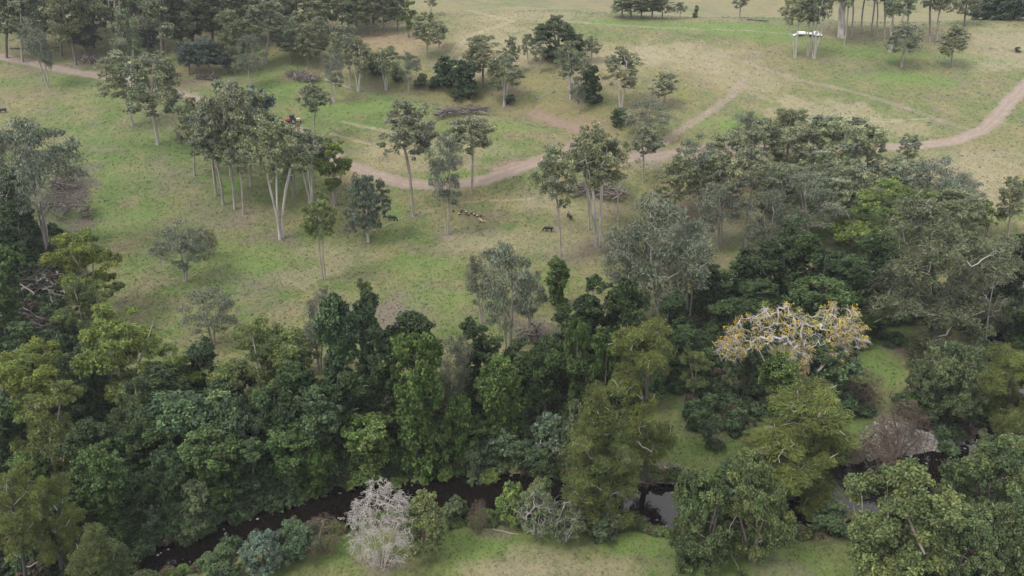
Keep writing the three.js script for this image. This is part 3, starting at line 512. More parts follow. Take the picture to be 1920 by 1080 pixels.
// ---------------------------------------------------------------- ground colours: what grows or lies on each spot
const TX0 = -320, TX1 = 320, TZ0 = -500, TZ1 = -10, TW = 2048, TH = 1568;
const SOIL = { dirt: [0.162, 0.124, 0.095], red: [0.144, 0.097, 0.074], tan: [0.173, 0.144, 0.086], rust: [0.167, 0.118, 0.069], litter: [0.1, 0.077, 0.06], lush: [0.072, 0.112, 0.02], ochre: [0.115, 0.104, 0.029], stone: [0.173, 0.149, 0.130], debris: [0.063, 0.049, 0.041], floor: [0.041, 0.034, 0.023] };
const soil = new Float32Array(TW * TH * 3);
{
  const px = (x) => ((x - TX0) / (TX1 - TX0)) * TW, pz = (z) => ((z - TZ0) / (TZ1 - TZ0)) * TH, wx = (i) => TX0 + ((i + 0.5) / TW) * (TX1 - TX0), wz = (j) => TZ0 + ((j + 0.5) / TH) * (TZ1 - TZ0);
  for (let j = 0; j < TH; j++) { const z = wz(j); for (let i = 0; i < TW; i++) {
    const x = wx(i), o = (j * TW + i) * 3;
    const a = fbm(x * 0.035, z * 0.035), b = fbm(x * 0.16 + 9, z * 0.16), c = noise(x * 0.9, z * 0.9) * 0.4 + noise(x * 2.1, z * 2.1) * 0.6;
    const dry = clamp(0.42 + (a - 0.48) * 1.7 + (b - 0.48) * 1.5 + (c - 0.5) * 0.5 + 0.16 * smooth(-215, -260, z) + 0.4 * smooth(-325, -345, z) * smooth(20, 60, x) - 0.3 * smooth(-80, -66, z) - 0.16 * smooth(-15, -80, x) * smooth(-270, -230, z), 0, 1), v = 0.74 + 0.52 * c, w = smooth(0.48, 0.68, fbm(x * 0.17 + 40, z * 0.23)) * 0.4 + smooth(0.5, 0.7, fbm(x * 0.7 + 11, z * 0.9)) * 0.25;
    let r = lerp(0.05, 0.12, dry), g = lerp(0.08, 0.104, dry), bl = lerp(0.013, 0.043, dry);
    r = lerp(r, 0.098, w); g = lerp(g, 0.078, w); bl = lerp(bl, 0.05, w);
    soil[o] = r * v; soil[o + 1] = g * v; soil[o + 2] = bl * v;
  } }
  const put = (i, j, col, k) => { const o = (j * TW + i) * 3; for (let c = 0; c < 3; c++) soil[o + c] += (col[c] - soil[o + c]) * k; };
  const grain = (x, z) => 0.78 + 0.44 * (0.6 * noise(x * 1.3, z * 1.3) + 0.4 * noise(x * 3, z * 3));
  const blot = (x, z, rx, rz, col, s) => {
    for (let j = Math.max(0, Math.floor(pz(z - rz * 1.6))); j < Math.min(TH, pz(z + rz * 1.6)); j++) for (let i = Math.max(0, Math.floor(px(x - rx * 1.6))); i < Math.min(TW, px(x + rx * 1.6)); i++) {
      const X = wx(i), Z = wz(j), d = Math.hypot((X - x) / rx, (Z - z) / rz) + 1.1 * (fbm(X * 0.22 + x, Z * 0.22) - 0.47) + 0.55 * (fbm(X * 0.9, Z * 0.9) - 0.47);
      const k = smooth(1.05, 0.45, d) * s * (0.55 + 0.6 * fbm(X * 0.6, Z * 0.6)); if (k > 0.003) { const gq = grain(X, Z); put(i, j, [col[0] * gq, col[1] * gq, col[2] * gq], Math.min(1, k)); }
    }
  };
  for (const [x, z, rx, rz, kind, s] of PATCHES) blot(x, z, rx, rz, SOIL[kind], s);
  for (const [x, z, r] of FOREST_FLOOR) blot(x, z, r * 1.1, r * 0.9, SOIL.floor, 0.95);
  for (const [w, kind, s, pts] of TRACKS) for (let k = 0; k < pts.length - 1; k++) {
    const [ax, az] = pts[k], [bx, bz] = pts[k + 1], dx = bx - ax, dz = bz - az, L = dx * dx + dz * dz || 1, m = w * 1.8;
    for (let j = Math.max(0, Math.floor(pz(Math.min(az, bz) - m))); j < Math.min(TH, pz(Math.max(az, bz) + m)); j++) for (let i = Math.max(0, Math.floor(px(Math.min(ax, bx) - m))); i < Math.min(TW, px(Math.max(ax, bx) + m)); i++) {
      const X = wx(i), Z = wz(j), t = clamp(((X - ax) * dx + (Z - az) * dz) / L, 0, 1), d = Math.hypot(X - ax - t * dx, Z - az - t * dz) + 1.3 * (fbm(X * 0.3, Z * 0.3) - 0.47) + 0.5 * (noise(X, Z) - 0.5);
      const kk = smooth(w * 1.15, w * 0.7, d) * s; if (kk > 0.003) { const rut = Math.abs(Math.abs(d) - w * 0.38) < 0.28 ? 1.12 : 0.95, gq = (0.85 + 0.3 * fbm(X * 0.7, Z * 0.7)) * rut; put(i, j, SOIL[kind].map((q) => q * gq), kk); }
    }
  }
  for (let j = Math.floor(pz(-150)); j < TH; j++) for (let i = Math.floor(px(-75)); i < px(120); i++) {  // mud and stones along the water
    const X = wx(i), Z = wz(j), [d, w] = toLine(X, Z, CREEK), k = smooth(w + 3.2, w + 0.6, d + 2.4 * (fbm(X * 0.4, Z * 0.4) - 0.47));
    if (k > 0) { const s = noise(X * 2.2, Z * 2.2), gq = grain(X, Z); put(i, j, s > 0.62 ? [0.16 * gq, 0.135 * gq, 0.11 * gq] : [0.05 * gq, 0.04 * gq, 0.027 * gq], k * 0.9); }
  }
}
function soilAt(x, z) {
  const i = clamp(Math.floor(((x - TX0) / (TX1 - TX0)) * TW), 0, TW - 1), j = clamp(Math.floor(((z - TZ0) / (TZ1 - TZ0)) * TH), 0, TH - 1), o = (j * TW + i) * 3;
  return [soil[o], soil[o + 1], soil[o + 2]];
}
const byte = (c) => Math.round(255 * clamp(c <= 0.0031308 ? 12.92 * c : 1.055 * c ** (1 / 2.4) - 0.055, 0, 1));
let soilMap;
{
  const d = new Uint8Array(TW * TH * 4);
  for (let k = 0; k < TW * TH; k++) { for (let c = 0; c < 3; c++) d[k * 4 + c] = byte(soil[k * 3 + c]); d[k * 4 + 3] = 255; }
  soilMap = new THREE.DataTexture(d, TW, TH); soilMap.colorSpace = THREE.SRGBColorSpace; soilMap.magFilter = THREE.LinearFilter; soilMap.wrapS = soilMap.wrapT = THREE.MirroredRepeatWrapping; soilMap.needsUpdate = true;
}

// ---------------------------------------------------------------- naming and describing
const taken = new Map();
function numbered(name) { const n = taken.get(name) ?? 0; taken.set(name, n + 1); return n ? name + '_' + String(n).padStart(3, '0') : name; }
function tag(o, label, category, group, kind) { o.userData.label = label; if (category) o.userData.category = category; if (group) o.userData.group = group; if (kind) o.userData.kind = kind; return o; }
function shade(o) { o.castShadow = o.receiveShadow = true; return o; }
function part(name, geometry, material, parent) { const m = shade(new THREE.Mesh(geometry, material)); m.name = name; parent.add(m); return m; }
function thing(name, label, category, x, y, z, turn = 0, group) { const g = new THREE.Group(); g.name = numbered(name); g.position.set(x, y, z); g.rotation.y = turn; tag(g, label, category, group); scene.add(g); return g; }
const mat = (r, g, b, roughness = 0.9, more = {}) => new THREE.MeshStandardMaterial({ color: new THREE.Color().setRGB(r, g, b), roughness, ...more });

// ---------------------------------------------------------------- ground sheet and creek
{
  const steps = (from, runs) => { const a = [from]; let v = from; for (const [to, s] of runs) { const dir = Math.sign(to - v); while ((to - v) * dir > s * 0.5) { v += dir * s; a.push(v); } } return a; };
  const grow = (v, to) => { const a = []; let s = 8; while (Math.abs(v) < Math.abs(to)) { v += Math.sign(to) * s; s *= 1.25; a.push(v); } return a; };
  const half = steps(0, [[110, 1], [270, 2]]), hx = [...half, ...grow(half.at(-1), 2400)], xs = [...hx.slice(1).reverse().map((v) => -v), ...hx];
  const far = steps(-50, [[-140, 0.8], [-215, 1.2], [-345, 2], [-620, 5]]), near = steps(-50, [[60, 3]]), zs = [...[...near, ...grow(60, 700)].reverse(), ...far.slice(1), ...grow(far.at(-1), -3200)];
  const nx = xs.length, nz = zs.length, pos = new Float32Array(nx * nz * 3), uv = new Float32Array(nx * nz * 2), idx = [];
  for (let j = 0, k = 0; j < nz; j++) for (let i = 0; i < nx; i++, k++) {
    const x = xs[i], z = zs[j];
    pos[k * 3] = x; pos[k * 3 + 1] = ground(x, z); pos[k * 3 + 2] = z;
    uv[k * 2] = (x - TX0) / (TX1 - TX0); uv[k * 2 + 1] = (z - TZ0) / (TZ1 - TZ0);
    if (i && j) { const a = k - nx - 1, b = k - nx, c = k - 1; idx.push(a, c, b, b, c, k); }
  }
  const g = new THREE.BufferGeometry();
  g.setAttribute('position', new THREE.BufferAttribute(pos, 3)); g.setAttribute('uv', new THREE.BufferAttribute(uv, 2)); g.setIndex(idx); g.computeVertexNormals();
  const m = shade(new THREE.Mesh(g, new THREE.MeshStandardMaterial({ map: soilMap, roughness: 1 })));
  m.name = 'ground'; tag(m, 'grassy hillside paddocks with dirt tracks and bare patches', undefined, undefined, 'structure'); scene.add(m);

  const wp = [], wi = [], dense = [];
  for (let i = 0; i < CREEK.length - 1; i++) for (let t = 0; t < 4; t++) dense.push(CREEK[i].map((v, k) => lerp(v, CREEK[i + 1][k], t / 4)));
  dense.forEach(([x, z, w], i) => {
    const a = dense[Math.max(0, i - 1)], b = dense[Math.min(dense.length - 1, i + 1)], dx = b[0] - a[0], dz = b[1] - a[1], L = Math.hypot(dx, dz), r = w + 3.2;
    wp.push(x - (dz / L) * r, -0.55, z + (dx / L) * r, x + (dz / L) * r, -0.55, z - (dx / L) * r);
    if (i) wi.push(i * 2 - 2, i * 2, i * 2 - 1, i * 2 - 1, i * 2, i * 2 + 1);
  });
  const wg = new THREE.BufferGeometry(); wg.setAttribute('position', new THREE.Float32BufferAttribute(wp, 3)); wg.setIndex(wi); wg.computeVertexNormals();
  const uvw = []; for (let k = 0; k < wp.length; k += 3) uvw.push(wp[k] / 6, wp[k + 2] / 6); wg.setAttribute('uv', new THREE.Float32BufferAttribute(uvw, 2));
  const S = 256, rip = new Uint8Array(S * S * 4);
  for (let j = 0; j < S; j++) for (let i = 0; i < S; i++) { const u = i / S, v = j / S, n = (k) => lerp(lerp(noise(u * k, v * k), noise((u - 1) * k, v * k), u), lerp(noise(u * k, (v - 1) * k), noise((u - 1) * k, (v - 1) * k), u), v); const q = Math.round(255 * (0.6 * n(9) + 0.4 * n(23))); rip.set([q, q, q, 255], (j * S + i) * 4); }
  const rt = new THREE.DataTexture(rip, S, S); rt.wrapS = rt.wrapT = THREE.RepeatWrapping; rt.magFilter = THREE.LinearFilter; rt.needsUpdate = true;
  const w = shade(new THREE.Mesh(wg, new THREE.MeshPhysicalMaterial({ color: new THREE.Color().setRGB(0.006, 0.0045, 0.0035), roughness: 0.03, ior: 1.4, bumpMap: rt, bumpScale: 0.01 })));
  w.name = 'creek_water'; tag(w, 'dark still creek water winding below the trees', undefined, undefined, 'structure'); scene.add(w);
}

// ---------------------------------------------------------------- trees: limbs as tapered tubes, crowns of many small leaves
class Soup {
  constructor() { this.p = []; this.c = []; this.i = []; }
  get n() { return this.p.length / 3; }
  build(normals) { const g = new THREE.BufferGeometry(); g.setAttribute('position', new THREE.Float32BufferAttribute(this.p, 3)); g.setAttribute('color', new THREE.Float32BufferAttribute(this.c, 3)); g.setIndex(this.i); if (normals) g.computeVertexNormals(); return g; }
}
const V = (x, y, z) => new THREE.Vector3(x, y, z);
function tube(s, pts, radii, sides, bark, R) {
  const base = s.n, up = V(0, 0, 0), a = V(0, 0, 0), b = V(0, 0, 0), d = V(0, 0, 0);
  pts.forEach((p, k) => {
    d.copy(pts[Math.min(pts.length - 1, k + 1)]).sub(pts[Math.max(0, k - 1)]).normalize();
    up.set(Math.abs(d.y) > 0.9 ? 1 : 0, Math.abs(d.y) > 0.9 ? 0 : 1, 0); a.crossVectors(d, up).normalize(); b.crossVectors(d, a);
    for (let q = 0; q < sides; q++) {
      const t = (q / sides) * Math.PI * 2, r = radii[k] * (0.9 + 0.2 * R()), x = Math.cos(t) * r, y = Math.sin(t) * r, v = 0.72 + 0.5 * R(), m = bark.patch && R() < 0.22 ? bark.patch : bark.col;
      s.p.push(p.x + a.x * x + b.x * y, p.y + a.y * x + b.y * y, p.z + a.z * x + b.z * y); s.c.push(m[0] * v, m[1] * v, m[2] * v);
      if (k) { const i0 = base + (k - 1) * sides + q, i1 = base + (k - 1) * sides + ((q + 1) % sides); s.i.push(i0, i1, i0 + sides, i1, i1 + sides, i0 + sides); }
    }
  });
}
function clumpsOf(t, R) {
  const out = [], { H, W } = t, top = t.top ?? 1, lobes = [];
  if (t.lobeAt) for (const [x, y, z, r] of t.lobeAt) lobes.push({ x, y, z, r });
  else if (t.lobes) for (let k = 0, g = 0; k < t.lobes && g < 400; g++) {
    const a = R() * Math.PI * 2, q = Math.sqrt(R()), r = W * lerp(t.lobeR?.[0] ?? 0.17, t.lobeR?.[1] ?? 0.27, R()), lim = Math.max(0, W / 2 - r), f = lerp(Math.max(0.05, t.cb), 1, R() ** 0.7), squeeze = Math.sqrt(Math.max(0.08, 1 - Math.max(0, (f - 0.55) / 0.5) ** 2));
    const L = { x: Math.cos(a) * lim * q * squeeze, z: Math.sin(a) * lim * q * squeeze, y: H * f - r * 0.75, r };
    if (lobes.every((o) => Math.hypot(o.x - L.x, o.y - L.y, o.z - L.z) > (o.r + r) * 0.55) || g > 250) { lobes.push(L); k++; }
  }
  let guard = 0;
  while (out.length < t.n && guard++ < 6000) {
    const r = lerp(t.cr[0], t.cr[1], R()), az = R() * Math.PI * 2; let x, y, z;
    if (t.lobes) { const o = lobes[Math.floor(R() * lobes.length)], u = R() * 1.55 - 0.55, s = Math.sqrt(1 - u * u), q = 0.55 + 0.45 * Math.sqrt(R()); x = o.x + Math.cos(az) * s * q * Math.max(0.1, o.r - r * 0.4); z = o.z + Math.sin(az) * s * q * Math.max(0.1, o.r - r * 0.4); y = o.y + u * q * (o.r - r * 0.3) * (t.lobeFlat ?? 0.85); }
    else if (t.shape === 'column') { const f = R(); const w = (W / 2) * (f > 0.8 ? Math.sqrt(Math.max(0, 1 - ((f - 0.8) / 0.22) ** 2)) : 0.72 + 0.28 * Math.sin(f * 9 + az * 0.5)); const q = Math.max(0, w - r * 0.7) * (0.5 + 0.5 * Math.sqrt(R())); x = Math.cos(az) * q; z = Math.sin(az) * q; y = H * (0.04 + 0.94 * f) - r * 0.4 * f; }
    else if (t.shape === 'cone') { const f = lerp(t.cb, 1, R() ** 0.9), w = (W / 2) * Math.min(1, 1.25 * (1 - ((f - t.cb) / (1 - t.cb)) ** 1.7) + 0.06) * (0.8 + 0.2 * Math.sin(az * 3)); const q = Math.max(0, w - r * 0.5) * Math.sqrt(R()); x = Math.cos(az) * q; z = Math.sin(az) * q; y = H * f - r * 0.4; }
    else {  // ellipsoid crown, lower side left open unless full
      const cy = H * (t.cb + top) / 2, ry = H * (top - t.cb) / 2, u = t.full ? R() * 1.75 - 0.75 : R() * 1.9 - 0.9, s = Math.sqrt(Math.max(0, 1 - u * u)), q = t.shell ? 0.62 + 0.38 * Math.sqrt(R()) : 0.35 + 0.65 * R() ** 0.45;
      const rw = Math.max(0.4, W / 2 - r * 0.8) * (t.full ? 1 : 0.86 + 0.2 * Math.sin(az * 2 + 1.3 * t.H + t.n) - 0.12 * u); x = Math.cos(az) * s * q * rw; z = Math.sin(az) * s * q * rw; y = cy + u * q * Math.max(0.3, ry - r * (t.flat ?? 0.7) * 0.6);
    }
    if (y < r * 0.3 && !t.low) continue;
    const gap = t.gap ?? 0.75; let ok = true;
    for (const o of out) if (Math.hypot(o.x - x, (o.y - y) * 1.3, o.z - z) < (o.r + r) * 0.5 * gap) { ok = false; break; }
    if (ok || guard > 3000) out.push({ x, y, z, r });
  }
  return out;
}
function makeTree(t, seed) {
  const R = rng(seed), clumps = clumpsOf(t, R), nodes = [], { H, W } = t;
  const add = (x, y, z, par) => { nodes.push({ p: V(x, y, z), par, n: 0, kids: [] }); return nodes.length - 1; };
  const stems = t.stems ?? 1, stemNodes = new Set();
  for (let s = 0; s < stems; s++) {
    const az = ((s + R() * 0.6) / stems) * Math.PI * 2, spread = (stems > 1 ? t.spread ?? 0.25 : t.bow ?? 0.05) * W * (0.6 + 0.6 * R()), hT = H * (t.trunkTo ?? 0.85) * (stems > 1 ? 0.8 + 0.2 * R() : 1), N = Math.max(5, Math.round(hT / 1.8));
    let par = -1; const off = stems > 1 ? 0.35 : 0, ph = R() * 6;
    for (let k = 0; k <= N; k++) { const f = k / N, q = spread * f ** 1.5, wob = 0.022 * H * f; par = add(Math.cos(az) * (q + off) + wob * Math.sin(f * 5 + ph), -0.6 + f * (hT + 0.6), Math.sin(az) * (q + off) + wob * Math.cos(f * 4.3 + ph), par); stemNodes.add(par); }
  }
  const firstLimb = H * (t.limbFrom ?? Math.max(0.12, t.cb * 0.75));
  for (const c of clumps.slice().sort((a, b) => Math.hypot(a.x, a.z) - Math.hypot(b.x, b.z))) {
    let best = 0, bs = 1e9;
    for (let k = 0; k < nodes.length; k++) { const p = nodes[k].p; if (p.y < Math.min(firstLimb, c.y * 0.6)) continue; const dh = Math.hypot(p.x - c.x, p.z - c.z), d = Math.hypot(dh, p.y - c.y), s = d + 1.5 * Math.max(0, p.y - c.y + 0.55 * dh) + (stemNodes.has(k) ? 0 : 0.4); if (s < bs) { bs = s; best = k; } }
    const a = nodes[best].p, d = Math.hypot(a.x - c.x, a.y - c.y, a.z - c.z), N = clamp(Math.round(d / 1.1), 2, 6), j = 0.09 * d * (t.crook ?? 1); let par = best;
    for (let k = 1; k <= N; k++) { const f = k / N, e = k < N ? 1 : 0.3; par = add(lerp(a.x, c.x, f) + (R() - 0.5) * j * e, lerp(a.y, c.y, f ** 1.35) + (R() - 0.5) * j * e, lerp(a.z, c.z, f) + (R() - 0.5) * j * e, par); }
    c.node = par;
    for (let k = 0; k < (t.twigs ?? 0); k++) {  // fine bare twigs at the limb ends
      const th = R() * 6.283, ph = Math.acos(clamp(1 - 1.7 * R(), -1, 1)), L = c.r * (0.6 + 0.7 * R()); let q = par, len = 1;
      for (let m = 1; m <= 3; m++) { const bend = (R() - 0.5) * 0.5 * L; q = add(nodes[par].p.x + Math.sin(ph) * Math.cos(th) * L * m / 3 + bend * 0.5, nodes[par].p.y + (Math.cos(ph) * (t.twigUp ?? 1) - (t.weep ?? 0) * (m / 3) ** 2) * L * m / 3, nodes[par].p.z + Math.sin(ph) * Math.sin(th) * L * m / 3 + bend, q); }
    }
  }
  nodes.forEach((n, k) => { if (n.par >= 0) nodes[n.par].kids.push(k); });
  for (let k = nodes.length - 1; k >= 0; k--) { const n = nodes[k]; if (!n.kids.length) n.n = 1; if (n.par >= 0) nodes[n.par].n += n.n; }
  const rootN = Math.max(2, ...nodes.filter((n) => n.par < 0).map((n) => n.n)), tip = t.tip ?? 0.035, e = Math.log(t.trunkR / tip) / Math.log(rootN);
  const rad = (k) => { const n = nodes[k]; let r = tip * n.n ** e; if (stemNodes.has(k)) r = Math.max(r, t.trunkR * 0.75 * (1 - clamp(n.p.y / (H * (t.trunkTo ?? 0.85)), 0, 1) ** 1.1) + tip * 1.5); return r * (n.p.y < 0.8 ? 1.35 : 1); };
  const trunk = new Soup(), limbs = new Soup();
  const walk = (k, from) => {
    const chain = from >= 0 ? [from, k] : [k]; let q = k;
    for (;;) { const kids = nodes[q].kids; if (!kids.length) break; let main = kids[0]; for (const c of kids) if (stemNodes.has(c) && !stemNodes.has(main) || (stemNodes.has(c) === stemNodes.has(main) && nodes[c].n > nodes[main].n)) main = c; for (const c of kids) if (c !== main) walk(c, q); chain.push(main); q = main; }
    const isStem = stemNodes.has(k), rs = chain.map((c, i) => (i === 0 && from >= 0 ? Math.min(rad(c), rad(k) * 1.15) : rad(c)));
    tube(isStem ? trunk : limbs, chain.map((c) => nodes[c].p), rs, isStem ? 7 : rs[1] > 0.1 ? 5 : 3, isStem ? t.bark : t.limbBark ?? t.bark, R);
  };
  nodes.forEach((n, k) => { if (n.par < 0) walk(k, -1); });

  const leaves = new Soup(), L = t.leaf && { ...t.leaf };
  if (L) { const k = 0.86 + 0.28 * R(), warm = 0.93 + 0.12 * R(), cool = 0.9 + 0.25 * R(), tint = (c) => c && [c[0] * k * warm, c[1] * k, c[2] * k * cool]; L.col = tint(L.col); L.alt = tint(L.alt); }
  const jit = () => R() * 2 - 1;
  if (L) for (const c of clumps) {
    if (t.bareShare && R() < t.bareShare) continue;
    const flat = t.flat ?? 0.7, ns = L.sprays ?? 9, hueC = 0.86 + 0.28 * R(), col = L.alt && R() < (L.altShare ?? 0.25) ? L.alt : L.col;
    for (let s = 0; s < ns; s++) {
      let dx = jit(), dy = jit(), dz = jit(); const m = Math.hypot(dx, dy, dz) || 1; dx /= m; dy = dy / m; dz /= m; if (dy < -0.35 && R() < 0.7) dy = -dy;
      const q = c.r * (0.45 + 0.55 * R()), sx = c.x + dx * q, sy = c.y + dy * q * flat, sz = c.z + dz * q, rs = c.r * (L.sprayR ?? 0.36), v = hueC * (0.7 + 0.6 * R()), warm = 0.88 + 0.26 * R();
      for (let k = 0; k < L.n; k++) {
        let ex = jit(), ey = jit(), ez = jit(); const em = Math.hypot(ex, ey, ez); if (em > 1) { ex /= em; ey /= em; ez /= em; }
        const x = sx + ex * rs, y = sy + ey * rs * (L.tall ?? 0.75), z = sz + ez * rs; if (y < 0.05) continue;
        let ax = jit() + dx * (L.out ?? 0.3), ay = jit() * 0.6 - (L.droop ?? 0.4), az = jit() + dz * (L.out ?? 0.3); const am = Math.hypot(ax, ay, az) || 1, len = L.len * (0.65 + 0.7 * R()) / am; ax *= len; ay *= len; az *= len;
        let bx = jit(), by = jit() * (L.level ?? 0.6), bz = jit(); const dot = (ax * bx + ay * by + az * bz) / (ax * ax + ay * ay + az * az); bx -= ax * dot; by -= ay * dot; bz -= az * dot; const bm = Math.hypot(bx, by, bz) || 1, wid = L.wid * (0.7 + 0.6 * R()) / bm; bx *= wid; by *= wid; bz *= wid;
        const i = leaves.n, f = v * (0.55 + 0.9 * R()), r = col[0] * f * warm, g = col[1] * f, b = col[2] * f;
        leaves.p.push(x - ax, y - ay, z - az, x + bx, y + by, z + bz, x + ax, y + ay, z + az, x - bx, y - by, z - bz);
        leaves.c.push(r, g, b, r, g, b, r, g, b, r, g, b); leaves.i.push(i, i + 1, i + 2, i, i + 2, i + 3);
      }
    }
  }
  return { H, W, trunk: trunk.build(true), limbs: limbs.n ? limbs.build(true) : null, crown: leaves.n ? leaves.build(false) : null };
}
const BARK = {
  pale: { col: [0.245, 0.216, 0.187], patch: [0.158, 0.130, 0.108] }, white: { col: [0.360, 0.331, 0.302], patch: [0.238, 0.202, 0.180] }, brown: { col: [0.144, 0.112, 0.094], patch: [0.094, 0.072, 0.061] },
  red: { col: [0.173, 0.119, 0.097], patch: [0.122, 0.086, 0.072] }, dark: { col: [0.054, 0.045, 0.040], patch: [0.036, 0.030, 0.029] }, grey: { col: [0.317, 0.288, 0.259], patch: [0.245, 0.216, 0.194] }, twig: { col: [0.1, 0.07, 0.047], patch: [0.07, 0.05, 0.034] },
};
const GUM = [0.165, 0.182, 0.088], GUMD = [0.125, 0.146, 0.062], RAIN = [0.027, 0.046, 0.013], VINE = [0.048, 0.08, 0.018], OLIVE = [0.14, 0.15, 0.05];
